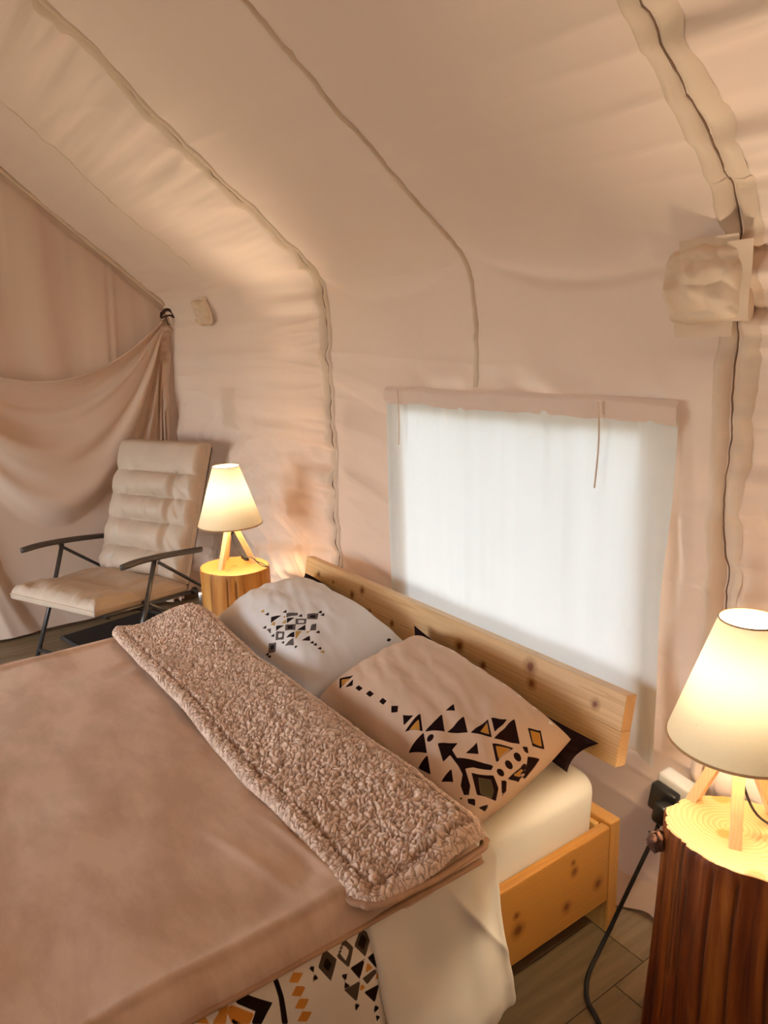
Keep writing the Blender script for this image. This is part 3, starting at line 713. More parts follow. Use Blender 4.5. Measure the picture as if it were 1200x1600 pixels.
# flat prints: outlines in metres on each cloth (across, along)
PAT = {"p2":{"dark":[[[-0.3378,-0.1304],[-0.2801,-0.1062],[-0.2881,-0.1594]],[[-0.2698,-0.1474],[-0.2643,-0.1173],[-0.239,-0.1344]],[[-0.2177,-0.1239],[-0.1923,-0.124],[-0.1963,-0.1362],[-0.2196,-0.1364]],[[-0.1552,-0.1203],[-0.1277,-0.1221],[-0.132,-0.1348],[-0.1619,-0.1322]],[[-0.0891,-0.116],[-0.0655,-0.1165],[-0.0666,-0.1292],[-0.0899,-0.1288]],[[-0.0365,-0.1199],[-0.0174,-0.1083],[-0.0002,-0.1223],[-0.0177,-0.1329]],[[0.1151,-0.0371],[0.1203,-0.0081],[0.1413,-0.0222]],[[0.0202,-0.1183],[0.0556,-0.1046],[0.0492,-0.1365]],[[0.0664,-0.1452],[0.0669,-0.0894],[0.1194,-0.1207]],[[0.1248,-0.1181],[0.1167,-0.0507],[0.1686,-0.0837]],[[0.1721,-0.08],[0.1725,-0.0165],[0.2184,-0.044]],[[0.2244,-0.0402],[0.2296,0.0224],[0.2736,-0.0076]],[[0.2333,0.0308],[0.2644,0.0625],[0.2683,0.0086]],[[0.2779,-0.0058],[0.2723,0.0822],[0.3268,0.042]],[[0.3087,0.0944],[0.3321,0.1214],[0.3657,0.0953],[0.3463,0.0689]],[[0.1201,-0.173],[0.1232,-0.1208],[0.175,-0.1508]],[[0.1529,-0.1209,0.0095]],[[0.1834,-0.1203],[0.2182,-0.0809],[0.2241,-0.1052],[0.2488,-0.1109],[0.2806,-0.0831],[0.324,-0.0555],[0.3278,-0.0675],[0.2947,-0.0967],[0.2851,-0.1156],[0.3199,-0.1327],[0.333,-0.1501],[0.3252,-0.1589],[0.3034,-0.1494],[0.2894,-0.1293],[0.267,-0.1227],[0.2298,-0.1179],[0.2297,-0.1414]],[[0.2536,-0.0865],[0.2548,-0.0451],[0.2782,-0.0628]],[[0.2837,-0.0174],[0.3224,0.0223],[0.3208,-0.0424]],[[0.3405,0.015,0.0095]],[[0.3418,-0.0193,0.0096]],[[0.3424,-0.0508,0.009]],[[0.3599,-0.0477],[0.357,0.0241],[0.365,0.0192],[0.3741,-0.0227]],[[0.3335,0.0427],[0.341,0.056],[0.3511,0.0465],[0.3447,0.04]],[[0.3534,0.04],[0.3716,0.0677],[0.3768,-0.0128],[0.365,0.0192]],[[0.1721,-0.1809],[0.1796,-0.1526],[0.2199,-0.1759]],[[0.256,-0.173],[0.2561,-0.1369],[0.2833,-0.1552]],[[0.3013,-0.1105],[0.3392,-0.0718],[0.3622,-0.0801],[0.3736,-0.1035],[0.3446,-0.1351]],[[0.3557,-0.0627],[0.3614,-0.0495],[0.3732,-0.0659],[0.3745,-0.0833]],[[0.3366,-0.1581],[0.3473,-0.1435],[0.3581,-0.1544],[0.3441,-0.1638]],[[0.3629,-0.1514],[0.3722,-0.1204],[0.375,-0.142]],[[0.3187,-0.1689],[0.3259,-0.1644],[0.3273,-0.1697]]],
"ochre":[[[-0.3198,-0.1325],[-0.2835,-0.1185],[-0.2895,-0.1494]],[[0.0789,-0.1378],[0.0812,-0.1056],[0.1094,-0.1234]],[[0.2422,-0.0198],[0.2339,0.0137],[0.2625,-0.0067]],[[0.317,0.0951],[0.3348,0.1135],[0.3585,0.0928],[0.343,0.0764]],[[0.2943,-0.0152],[0.319,0.0123],[0.3183,-0.0314]],[[0.3622,-0.0252],[0.3608,0.0071],[0.3644,0.0049],[0.3685,-0.0139]]],
"grey":[[[0.3191,-0.1039],[0.3408,-0.0837],[0.3592,-0.0944],[0.3654,-0.109],[0.3478,-0.1262]]],
"white":[[[-0.262,0.176],[-0.242,0.172],[-0.252,0.158]],[[-0.198,0.176],[-0.178,0.172],[-0.188,0.158]],[[-0.133,0.176],[-0.11299999999999999,0.172],[-0.123,0.158]],[[-0.069,0.176],[-0.049,0.172],[-0.059000000000000004,0.158]],[[-0.004,0.176],[0.016,0.172],[0.006,0.158]],[[0.06,0.176],[0.07999999999999999,0.172],[0.06999999999999999,0.158]],[[0.125,0.176],[0.14500000000000002,0.172],[0.135,0.158]],[[0.189,0.176],[0.20900000000000002,0.172],[0.199,0.158]],[[0.254,0.176],[0.274,0.172],[0.264,0.158]],[[0.318,0.176],[0.338,0.172],[0.328,0.158]]],
"cut_dark":[[[-0.3198,-0.1325],[-0.2835,-0.1185],[-0.2895,-0.1494]],[[0.0789,-0.1378],[0.0812,-0.1056],[0.1094,-0.1234]],[[0.2422,-0.0198],[0.2339,0.0137],[0.2625,-0.0067]],[[0.317,0.0951],[0.3348,0.1135],[0.3585,0.0928],[0.343,0.0764]],[[0.2943,-0.0152],[0.319,0.0123],[0.3183,-0.0314]],[[0.3622,-0.0252],[0.3608,0.0071],[0.3644,0.0049],[0.3685,-0.0139]],[[0.3191,-0.1039],[0.3408,-0.0837],[0.3592,-0.0944],[0.3654,-0.109],[0.3478,-0.1262]]]},
"p1":{"dark":[[[0.1546,-0.0238],[0.1713,-0.0102],[0.1828,-0.0189],[0.168,-0.0316]],[[0.1334,-0.1056],[0.1522,-0.093],[0.1716,-0.1051],[0.1529,-0.1161]],[[0.1205,-0.175],[0.1385,-0.1679],[0.1465,-0.1755],[0.1298,-0.1816]],[[0.0104,-0.1126],[0.0599,-0.0912],[0.0431,-0.1292]],[[0.0937,-0.0877],[0.1196,-0.0681],[0.1187,-0.1013]],[[0.0887,-0.1294],[0.1195,-0.1105],[0.112,-0.1421]],[[0.1905,-0.1002],[0.1849,-0.0613],[0.2146,-0.0785]],[[0.1807,-0.1392],[0.1906,-0.1087],[0.2199,-0.1249]],[[0.2524,-0.1171],[0.2525,-0.0834],[0.2762,-0.0965]],[[0.173,-0.1558],[0.1825,-0.148],[0.1941,-0.155]],[[0.2499,-0.1435],[0.2624,-0.1353],[0.2615,-0.1477]],[[0.3854,0.1481],[0.3931,0.155],[0.3972,0.1401],[0.3898,0.1332]],[[-0.0308,-0.1187],[-0.0228,-0.1048],[-0.0065,-0.1126]],[[0.0478,-0.0808],[0.0515,-0.0652],[0.071,-0.0748]],[[0.1622,0.0031],[0.1535,0.0243],[0.1765,0.0121]],[[0.1835,0.0012],[0.177,0.0215],[0.2,0.0093]],[[0.0147,-0.1536],[0.0238,-0.1407],[0.0432,-0.1492]],[[0.2589,-0.0637],[0.2528,-0.0443],[0.2692,-0.0537]],[[0.2833,-0.1036],[0.2817,-0.0868],[0.2949,-0.0945]],[[0.298,-0.1006],[0.2962,-0.0836],[0.3087,-0.0912]],[[0.3196,-0.0976],[0.3163,-0.08],[0.3283,-0.0874]],[[0.1219,-0.0562],[0.12,-0.0384],[0.14,-0.0486]],[[0.1039,-0.1961],[0.1259,-0.1882],[0.1325,-0.1925]],[[0.1211,-0.1966],[0.1409,-0.1882],[0.1478,-0.1926]],[[0.095,-0.1595],[0.1085,-0.1485],[0.1197,-0.1545]]],
"grey":[[[0.1376,-0.0267],[0.1675,0.0035],[0.1966,-0.0182],[0.1658,-0.0428]],[[0.1258,-0.069],[0.1622,-0.0425],[0.1853,-0.0597],[0.1563,-0.0858]],[[0.1207,-0.1076],[0.1558,-0.0847],[0.1866,-0.1031],[0.1473,-0.1238]],[[0.112,-0.1421],[0.1489,-0.1266],[0.1758,-0.1459],[0.135,-0.159]],[[0.107,-0.174],[0.1431,-0.1612],[0.163,-0.1779],[0.1247,-0.1895]],[[0.0706,-0.0762],[0.1012,-0.0456],[0.115,-0.0533],[0.09,-0.0874]],[[0.0471,-0.15],[0.0661,-0.1409],[0.093,-0.1554]],[[0.2074,-0.0493],[0.2136,-0.0322],[0.2484,-0.0563],[0.2333,-0.0718]],[[0.2017,-0.1578],[0.2188,-0.1277],[0.247,-0.1435]]],
"ochre":[[[0.0978,-0.1115],[0.0937,-0.0895],[0.1155,-0.1031]],[[0.2356,-0.1299],[0.2096,-0.0899],[0.1917,-0.1051]],[[0.2346,-0.0866],[0.2381,-0.0693],[0.2228,-0.0781]],[[0.0469,-0.133],[0.0581,-0.1178],[0.0842,-0.1308]],[[0.3347,-0.0975],[0.332,-0.0777],[0.3426,-0.087]],[[0.0696,-0.0947],[0.0772,-0.0819],[0.0862,-0.0891]],[[-0.0693,-0.1199],[-0.0593,-0.1065],[-0.0423,-0.1145]]],
"cut_grey":[[[0.1427,-0.0669],[0.1614,-0.0528],[0.1734,-0.0616],[0.157,-0.075]],[[0.1304,-0.1425],[0.1459,-0.1342],[0.1581,-0.1432],[0.1437,-0.1508]]]},
"duvet":{"dark":[[[0.5591,0.9037],[0.5658,0.9185],[0.5554,0.9294],[0.5487,0.9153]],[[0.642,0.897],[0.6487,0.9094],[0.6344,0.9235],[0.6256,0.909]],[[0.6726,0.8866],[0.67,0.9246],[0.6583,0.9069]],[[0.5973,0.9374],[0.633,0.9362],[0.6119,0.9651]],[[0.6377,0.9372],[0.6716,0.9349],[0.6722,0.9539],[0.6516,0.9645]],[[0.6167,0.9951],[0.6546,0.9994],[0.6394,1.032]],[[0.6592,0.9583],[0.676,0.9645],[0.6763,0.9944]],[[0.5773,0.9425],[0.5909,0.9443],[0.5835,0.9578]],[[0.5822,0.9574],[0.5913,0.9691],[0.5771,0.9705]],[[0.5199,0.9063],[0.5332,0.9061],[0.5277,0.9192]],[[0.529,0.9198],[0.5345,0.9318],[0.5198,0.9329]],[[0.5957,1.0076],[0.6062,1.0155],[0.5937,1.0263]],[[0.639,1.0357],[0.6497,1.0506],[0.6338,1.0536]],[[0.6384,1.059],[0.6496,1.0706],[0.6405,1.0767]],[[0.4487,0.872],[0.4584,0.8742],[0.4593,0.8959],[0.4631,0.9344],[0.4628,0.9873],[0.4512,0.9809],[0.453,0.9292],[0.4495,0.8911]],[[0.3784,0.8863],[0.4068,0.8824],[0.4094,0.891],[0.4008,0.8964],[0.441,0.9328],[0.4122,0.9555],[0.3934,0.9441],[0.4061,0.9282],[0.376,0.8982]],[[0.3629,0.9173],[0.3784,0.9359],[0.3607,0.9264]]],
"grey":[[[0.5599,0.8887],[0.577,0.9148],[0.5562,0.9464],[0.5383,0.9133]],[[0.6022,0.8875],[0.6156,0.9095],[0.5953,0.9366],[0.5783,0.9111]],[[0.6446,0.8871],[0.6576,0.9084],[0.6344,0.9345],[0.6179,0.9081]],[[0.618,0.9669],[0.649,0.9644],[0.6524,0.9735],[0.6265,0.9845]],[[0.5771,0.9705],[0.613,0.9677],[0.5995,1.0065]]],
"ochre":[[[0.6354,0.9444],[0.6446,0.9606],[0.626,0.9608]],[[0.6133,0.9749],[0.6227,0.9875],[0.6077,0.99]],[[0.6545,0.9718],[0.6607,0.9881],[0.645,0.9859]],[[0.3663,0.8951],[0.4033,0.931],[0.3904,0.9424],[0.3607,0.9264],[0.3569,0.9052]],[[0.2805,0.8715],[0.3359,0.8768],[0.3235,0.8853]],[[0.3417,0.8786],[0.3671,0.8806],[0.3503,0.9209],[0.3264,0.9085],[0.3433,0.8983]],[[0.2835,0.8815],[0.3192,0.8889],[0.3236,0.907]],[[0.4761,0.9119],[0.4901,0.9001],[0.5085,0.9097],[0.4938,0.9213]],[[0.4762,0.9381],[0.4894,0.9251],[0.5079,0.9346],[0.494,0.9473]],[[0.4786,0.9637],[0.4914,0.9501],[0.5098,0.9593],[0.4964,0.973]],[[0.4803,0.9906],[0.4926,0.976],[0.5113,0.9858],[0.4983,1.0004]],[[0.4745,0.8881],[0.4897,0.8773],[0.5075,0.8866],[0.4918,0.8972]]],
"cut_grey":[[[0.5987,0.8979],[0.6053,0.911],[0.5928,0.9236],[0.5869,0.9096]]]}}
pillow('pillow', 'off-white pillow with a cluster of grey and black diamonds at its middle', P1C, P1T, M['print_white'], 5, pat=PAT['p1'])
pillow('pillow', 'beige pillow with bold black triangles and ochre shapes at one corner', P2C, P2T, M['print_pink'], 9, pat=PAT['p2'])
pillow('pillow', 'black pillow wedged between beige patterned pillow and headboard', ((-1.88, 1.375, 0.515), (-1.17, 1.375, 0.515), (-1.115, 1.432, 0.605), (-1.905, 1.432, 0.690)), 0.030, M['black_cloth'], 15, n=(60, 40), wr=0.5, low=0.5, pinch=0.02)
pillow('pillow', 'black pillow mostly hidden behind the off-white patterned pillow', ((-2.67, 1.375, 0.515), (-2.3, 1.375, 0.515), (-2.3, 1.432, 0.640), (-2.675, 1.436, 0.690)), 0.030, M['black_cloth'], 16, n=(60, 40), wr=0.5, low=0.5)

# ================================================================ DUVET
dv = thing('duvet', 'white duvet with geometric print hanging over the side of the bed', 'duvet', (-1.94, 0.3, 0.5))
def duvet_path(x_out, z_low, n):
    """cross-section over the right edge of the bed, from the middle of the bed to the lower hem"""
    pts = [(-1.94, 0.540), (-1.5, 0.545), (-1.22, 0.548), (-1.12, 0.545), (-1.065, 0.520), (-1.035, 0.455), (-1.022, 0.36), (x_out, 0.25), (x_out + 0.012, 0.19), (x_out - 0.004, z_low), (x_out - 0.055, z_low + 0.02)]
    p = smooth_path([(a, 0, b) for a, b in pts], 14)[:, (0, 2)]
    s = np.concatenate([[0], np.cumsum(np.hypot(*np.diff(p, axis=0).T))]); t = np.linspace(0, s[-1], n)
    return np.interp(t, s, p[:, 0]), np.interp(t, s, p[:, 1]), t
def duvet_surf(Yv, n=300, x_out=-1.012, z_low=0.145, puff=0.0, seed=0):
    px, pz, t = duvet_path(x_out, z_low, n)
    Y, Xb = np.meshgrid(Yv, px, indexing='ij'); _, Zb = np.meshgrid(Yv, pz, indexing='ij'); _, Tt = np.meshgrid(Yv, t, indexing='ij')
    hangs = sstep(0.80, 0.95, Tt)
    wv = 0.010 * noise2(Y * 5, Tt * 3, 110 + seed) + 0.006 * noise2(Y * 13, Tt * 5, 111 + seed)
    X = Xb + hangs * (wv + puff); Z = Zb + (1 - hangs) * (wv * 0.6 + puff)
    return X, Y, Z, Tt
Yv = np.linspace(-0.62, 0.930, 420)
X, Y, Z, Tt = duvet_surf(Yv)
uv = np.stack([Y.ravel(), Tt.ravel()], 1); dat = {}
for key in ('dark', 'grey', 'ochre'):
    s_ = sdf(PAT['duvet'].get(key, []), uv)
    if key in ('dark', 'grey'): s_ = np.minimum(s_, -sdf(PAT['duvet'].get('cut_' + key, []), uv))
    dat['sd_' + key] = s_
Fd = gfaces(*X.shape)
Xm = -3.88 - X                                                    # the far half mirrors the near one
obj('duvet_cover', np.concatenate([P3(X, Y, Z), P3(Xm, Y, Z)]), np.concatenate([Fd, gfaces(*X.shape, base=X.size, flip=True)]), M['print_duvet'], dv,
    attrs={k: np.concatenate([v, np.full(X.size, -0.05)]) for k, v in dat.items()})
TB0 = 0.652
# plain white turn-back at the head end
Yv = np.linspace(TB0, 1.015, 110)
X, Y, Z, Tt = duvet_surf(Yv, 220, -0.998, 0.125, 0.015, 0)
e = np.minimum(Y - TB0, 1.015 - Y); rnd = np.sqrt(np.clip(1 - (1 - np.clip(e / 0.022, 0, 1)) ** 2, 0, 1))
hangs = sstep(0.80, 0.95, Tt)
pull = (0.012 + 0.018 * (Y > 0.8)) * (1 - rnd) + 0.02 * np.exp(-((Y - 0.99) / 0.05) ** 2) * hangs
X = X - hangs * pull; Z = Z - (1 - hangs) * 0.022 * (1 - rnd)
X = X + hangs * (0.014 * noise2(Y * 7 + Tt * 5, Tt * 3, 131) + 0.010 * (1 - np.abs(noise2(Y * 6 - Tt * 4, Tt * 2, 133))) ** 3) * rnd
Y = Y + hangs * sstep(1.0, 1.45, Tt) * 0.03 * (Y - TB0) / 0.36 + 0.04 * hangs * sstep(0.95, 1.4, Tt) * (1 - (Y - TB0) / 0.36)
obj('turn_back', P3(X, Y, Z), gfaces(*X.shape), M['white_sheet'], dv)

# ================================================================ BLANKET
bl = thing('blanket', 'tan flannel blanket on the bed, its woolly sherpa side folded over at the top', 'blanket', (-1.94, 0.3, 0.56))
BLX0, BLX1 = -2.80, -1.048
ya = np.linspace(-0.66, 0.965, 360)
prof = smooth_path([(BLX0 - 0.035, 0, 0.47), (BLX0 - 0.02, 0, 0.53), (BLX0 + 0.01, 0, 0.562), (BLX0 + 0.06, 0, 0.572), (-2.4, 0, 0.572), (-1.9, 0, 0.574), (-1.4, 0, 0.572), (-1.16, 0, 0.573), (-1.108, 0, 0.578), (-1.092, 0, 0.568), (-1.078, 0, 0.563), (-1.062, 0, 0.553), (BLX1 - 0.004, 0, 0.538), (BLX1, 0, 0.522)], 24)
s = np.concatenate([[0], np.cumsum(np.linalg.norm(np.diff(prof, axis=0), axis=1))]); t = np.linspace(0, s[-1], 400)
px, pz = np.interp(t, s, prof[:, 0]), np.interp(t, s, prof[:, 2])
def blanket_z(X, Y):
    """height of the slack in the blanket's upper side"""
    z = 0.008 * noise2(X * 2.2, Y * 2.6, 141) + 0.0035 * noise2(X * 6, Y * 8, 142)
    near = np.exp(-np.maximum(0.66 - Y, 0) / 0.10)                # pleats pushed up by the folded part
    z = z + near * (0.007 * noise2(X * 15 + Y * 5, Y * 3, 143) + 0.001) * (1 - 0.8 * sstep(0.60, 0.64, Y))
    z = z + 0.010 * np.exp(-((Y - 0.60 - 0.12 * (X + 1.5)) / 0.012) ** 2) * sstep(-1.45, -1.30, X) * sstep(-1.10, -1.2, X)
    z = z + 0.006 * np.exp(-((Y - 0.52 - 0.25 * (X + 1.3)) / 0.014) ** 2) * sstep(-1.5, -1.35, X) * sstep(-1.08, -1.2, X)
    z = z + 0.010 * np.exp(-((X - BLX0 - 0.045) / 0.022) ** 2)     # raised edge on the far side
    return z
Y, Xb = np.meshgrid(ya, px, indexing='ij'); _, Zb = np.meshgrid(ya, pz, indexing='ij')
wob = 0.010 * noise2(Y * 3, Y * 0, 145)
Xb = Xb + np.where(Xb > -1.2, wob * sstep(-1.2, -1.06, Xb), 0)
flat = sstep(0.50, 0.56, Zb)
Zb = Zb - 0.014 * sstep(0.655, 0.70, Y)                           # pressed flat under the folded part
obj('flannel_side', P3(Xb, Y, Zb + flat * blanket_z(Xb, Y) * (1 - 0.8 * sstep(0.655, 0.70, Y))), gfaces(*Y.shape), M['flannel'], bl)
def edge_roll(x, z, r, name='hem'):
    yy = np.linspace(-0.66, 0.96, 140); xx = x + (0.010 * noise2(yy * 3, yy * 0, 145) if x > -2 else 0)
    return obj(name, *tube(P3(xx, yy, z + 0.003 * noise2(yy * 7, yy * 0, 147)), r, 10, ry=r * 1.6), M['hem'], bl)
edge_roll(BLX1 - 0.001, 0.523, 0.005); edge_roll(BLX0 - 0.028, 0.545, 0.011)

# folded-over sherpa
SX0, SX1, SY0, SY1 = -2.775, -1.030, 0.645, 0.985
nx, ny = 860, 200
A, B = grid_xy(0, 1, nx, 0, 1, ny)
lx, ly = SX1 - SX0, SY1 - SY0
def sherpa_plan(A, B):
    X = SX0 + lx * A; Y = SY0 + ly * B
    rc = 0.045                                                     # rounded corners
    ex = np.minimum(A, 1 - A) * lx; ey = np.minimum(B, 1 - B) * ly
    k = sstep(rc, 0, ex) * sstep(rc, 0, ey) * 0.014
    X = X + np.where(A < .5, k, -k); Y = Y + np.where(B < .5, k, -k)
    Y = Y + 0.010 * noise2(X * 2.6, X * 0, 151) + (1 - B) * 0.008 * noise2(X * 7, X * 0, 152)
    X = X + 0.012 * (A - 0.5) * 2 * (1 - 2 * np.abs(B - 0.5)) - 0.05 * sstep(0.15, 0, A) * sstep(0.35, 0.0, B) + 0.02 * sstep(0.2, 0, A) * B
    return X, Y
X, Y = sherpa_plan(A, B); e = np.minimum(np.minimum(A, 1 - A) * lx, np.minimum(B, 1 - B) * ly)
base = 0.602 + 0.034 * sstep(0.15, 0.80, B) - 0.022 * sstep(0.85, 1.0, B) + 0.012 * noise2(X * 2.4, Y * 3.2, 153)
base = base + 0.026 * np.exp(-((X + 2.60) / 0.16) ** 2) * sstep(0.2, 0.9, B) + 0.006 * noise2(X * 6, Y * 6, 154) - 0.008 * sstep(0.96, 1.0, A)
base = base - 0.022 * (1 - np.sqrt(np.clip(1 - (1 - np.clip(e / 0.022, 0, 1)) ** 2, 0, 1)))
wx = X + 0.010 * fbm(X * 55, Y * 55, 161, 2); wy = Y + 0.010 * fbm(X * 55 + 31, Y * 55 + 7, 162, 2)
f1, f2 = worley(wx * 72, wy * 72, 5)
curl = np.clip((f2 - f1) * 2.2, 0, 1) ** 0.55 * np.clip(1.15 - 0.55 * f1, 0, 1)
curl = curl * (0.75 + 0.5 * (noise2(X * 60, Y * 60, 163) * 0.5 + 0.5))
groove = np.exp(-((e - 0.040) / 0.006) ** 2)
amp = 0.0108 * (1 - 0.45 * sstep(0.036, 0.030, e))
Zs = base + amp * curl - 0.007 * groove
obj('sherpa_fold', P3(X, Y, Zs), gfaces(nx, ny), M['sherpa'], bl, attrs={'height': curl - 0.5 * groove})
# flannel underside that shows below the fold's rim
t_ = np.linspace(0, 1, 60)
rim = [(0.97 + 0.03 * t_, 0 * t_), (1 + 0 * t_, t_)]
ra = np.concatenate([r[0] for r in rim]); rb = np.concatenate([r[1] for r in rim]); rx, ry_ = sherpa_plan(ra, rb)
rz = 0.588 + 0.012 * noise2(rx * 2.4, ry_ * 3.2, 153) - 0.006
keep = np.concatenate([[True], np.hypot(np.diff(rx), np.diff(ry_)) > 1e-4])
obj('hem', *tube(np.stack([rx, ry_, rz], 1)[keep], 0.006, 8, ry=0.010), M['hem'], bl)

# ================================================================ LAMPS
def make_lamp(loc, rot, scale, label, group):
    L = thing('table_lamp', label, 'lamp', loc, 0.0, group)
    k = scale; HA = 0.195 * k
    feet = [(0.092 * k * math.cos(rot + a_), 0.092 * k * math.sin(rot + a_)) for a_ in (0, 2 * math.pi / 3, 4 * math.pi / 3)]
    for fx, fy in feet:
        p0 = np.array((fx, fy, 0.0)); p1 = np.array((fx * 0.10, fy * 0.10, HA)); r = 0.0115 * k
        rad = np.array((fx, fy, 0)) / np.hypot(fx, fy); tan = np.array((-rad[1], rad[0], 0))
        cs = [p0 + rad * a_ * r * 1.05 + tan * b_ * r for a_, b_ in ((-1, -1), (1, -1), (1, 1), (-1, 1))] + [p1 + rad * a_ * r * 1.05 + tan * b_ * r for a_, b_ in ((-1, -1), (1, -1), (1, 1), (-1, 1))]
        obj('leg', *hexa(cs, 0.0015), M['lamp_wood'], L, smooth=False, local=True)
    sk = obj('socket', *lathe([(0.0, HA - 0.055 * k), (0.010 * k, HA - 0.055 * k), (0.011 * k, HA - 0.02), (0.018 * k, HA - 0.01), (0.018 * k, HA + 0.055 * k), (0.0, HA + 0.056 * k)], seg=20), M['black'], L, local=True)
    zb0, zt0, r0, r1 = 0.188 * k, 0.446 * k, 0.141 * k, 0.057 * k
    zz = np.linspace(zb0, zt0, 12); rr = r0 + (r1 - r0) * (zz - zb0) / (zt0 - zb0)
    V, F = lathe(np.stack([rr, zz], 1), seg=72)
    sh = obj('lamp_shade', V, F, M['shade'], L, local=True)
    for nm, z_, r_, mm in (('shade_rim', zb0, r0, 0.0030), ('shade_rim', zt0, r1, 0.0022)):
        a_ = np.linspace(0, 2 * np.pi, 73)[:-1]
        q = np.stack([r_ * np.cos(a_), r_ * np.sin(a_), np.full(72, z_)], 1)
        nrm = np.stack([np.cos(a_), np.sin(a_), 0 * a_], 1); ring = []
        for b_ in np.arange(8) * 2 * np.pi / 8:
            ring.append(q + nrm * (mm * 0.7 * math.cos(b_)) + np.array((0, 0, mm * math.sin(b_))))
        obj(nm, np.stack(ring, 1).reshape(-1, 3), gfaces(72, 8, True, True), M['rim'], sh, local=True)
    # spider that carries the shade, and the bulb
    zs = zb0 + 0.06 * k; rs = r0 + (r1 - r0) * (zs - zb0) / (zt0 - zb0)
    sp = [tube([(0.018 * k * math.cos(a_), 0.018 * k * math.sin(a_), zs), (rs * math.cos(a_), rs * math.sin(a_), zs)], 0.0015, 6) for a_ in (0.3, 0.3 + 2.094, 0.3 + 4.189)]
    obj('shade_carrier', *join(*sp), M['white_plastic'], sh, local=True)
    zc = HA + 0.112 * k
    obj('bulb_shield', *lathe([(0.0, HA + 0.05 * k), (0.016 * k, HA + 0.05 * k), (0.020 * k, HA + 0.08 * k), (0.035 * k, zc - 0.020 * k), (0.0, zc - 0.020 * k)], seg=24), M['white_plastic'], L, local=True)  # unseen collar added and sized to block the bulb's downward light
    th = np.linspace(-np.pi / 2, np.pi / 2, 14)
    obj('bulb', *lathe(np.stack([0.034 * k * np.cos(th), zc + 0.014 * k + 0.032 * k * np.sin(th)], 1), seg=20), M['bulb'], L, local=True)
    return L, HA

SRC = np.array((-0.6386, 1.3365, 0.65)); SLC = np.array((-3.055, 1.275, 0.665))
lr, HA = make_lamp((-0.703, 1.35, SRC[2]), -1.02, 1.0, 'wooden tripod table lamp with cone shade on the thick dark trunk stump', 'tripod lamps')
obj('cord', *tube(smooth_path([(0.0, 0.0, HA - 0.055), (0.01, 0.005, 0.09), (0.03, 0.02, 0.03), (0.06, 0.035, 0.006), (0.12, 0.05, 0.004), (0.20, 0.07, 0.004), (0.268, 0.075, -0.004), (0.292, 0.078, -0.05), (0.296, 0.08, -0.12)], 8), 0.0028, 8), M['black'], lr, local=True)
ll, HA2 = make_lamp((-3.085, 1.285, SLC[2]), -1.05, 1.03, 'wooden tripod table lamp with cone shade on the honey-coloured stump by the chair', 'tripod lamps')
obj('cord', *tube(smooth_path([(0.0, 0.0, HA2 - 0.055), (0.015, 0.01, 0.09), (0.05, 0.03, 0.045), (0.09, 0.055, 0.040), (0.125, 0.075, 0.012), (0.15, 0.10, 0.003), (0.06, 0.10, 0.003), (-0.03, 0.075, 0.004), (-0.08, 0.08, 0.006)], 8), 0.0026, 8), M['black'], ll, local=True)
obj('cord_switch', *box((-0.03, 0.075, 0.010), (0.06, 0.026, 0.018), 0.006), M['black'], ll, local=True)

# ================================================================ STUMPS
def make_stump(name, label, c, rx, ry, ang, flare, mat, mat_top, seed, ncr, group, cracks, rough=1.0):
    T = thing('tree_stump', label, 'stump', (c[0], c[1], 0.0), 0.0, group)
    H = c[2]; na, nz = 320, 70
    a_ = np.arange(na) * 2 * np.pi / na; zf = np.linspace(0, 1, nz)
    Aa, Zf = np.meshgrid(a_, zf, indexing='ij')
    cosA, sinA = np.cos(Aa), np.sin(Aa)
    def nz_(f, zsc, sd): return noise2(cosA * f + 20, sinA * f + Zf * zsc + 20, sd)
    lump = 1 + 0.045 * nz_(1.6, 0.4, seed) + rough * (0.022 * nz_(5, 0.3, seed + 1) + 0.010 * nz_(14, 0.5, seed + 2) + 0.006 * nz_(32, 0.8, seed + 3))
    gr = np.zeros_like(Aa)
    for k in range(ncr):
        aa = rng.uniform(0, 2 * np.pi); z0 = rng.uniform(-0.3, 0.6); z1 = z0 + rng.uniform(0.3, 1.0)
        da = np.angle(np.exp(1j * (Aa - aa - 0.035 * np.sin(Zf * 5 + k)))); gr = np.maximum(gr, np.exp(-(da / 0.014) ** 2) * sstep(z0, z0 + 0.08, Zf) * sstep(z1, z1 - 0.08, Zf))
    for aa, z0, z1 in cracks:
        da = np.angle(np.exp(1j * (Aa - aa - 0.02 * np.sin(Zf * 7)))); gr = np.maximum(gr, np.exp(-(da / 0.016) ** 2) * sstep(z0, z0 + 0.05, Zf) * sstep(z1, z1 - 0.05, Zf))
    lump = lump * (1 + flare * (1 - Zf) ** 1.5) - 0.035 * gr
    lump = lump * (1 - 0.02 * sstep(0.985, 1.0, Zf))
    lx_, ly_ = rx * cosA * lump, ry * sinA * lump
    ca, sa = math.cos(ang), math.sin(ang)
    V = np.stack([lx_ * ca - ly_ * sa, lx_ * sa + ly_ * ca, Zf * H], -1)
    obj('trunk', V.reshape(-1, 3), gfaces(na, nz, cu=True), mat, T, local=True, attrs={'groove': gr})
    rim_ = V[:, -1, :2]; rr = np.array((1.0, 0.985, 0.95, 0.8, 0.6, 0.4, 0.2, 0.02))
    tv = np.stack([np.concatenate([rim_ * r, np.full((na, 1), H + (0.0 if k == 0 else 0.0018))], 1) for k, r in enumerate(rr)], 0)
    Ft = gfaces(len(rr), na, cv=True).tolist() + [[(len(rr) - 1) * na + k for k in range(na)]]
    obj('cut_face', tv.reshape(-1, 3), Ft, mat_top, T, local=True)
    return T
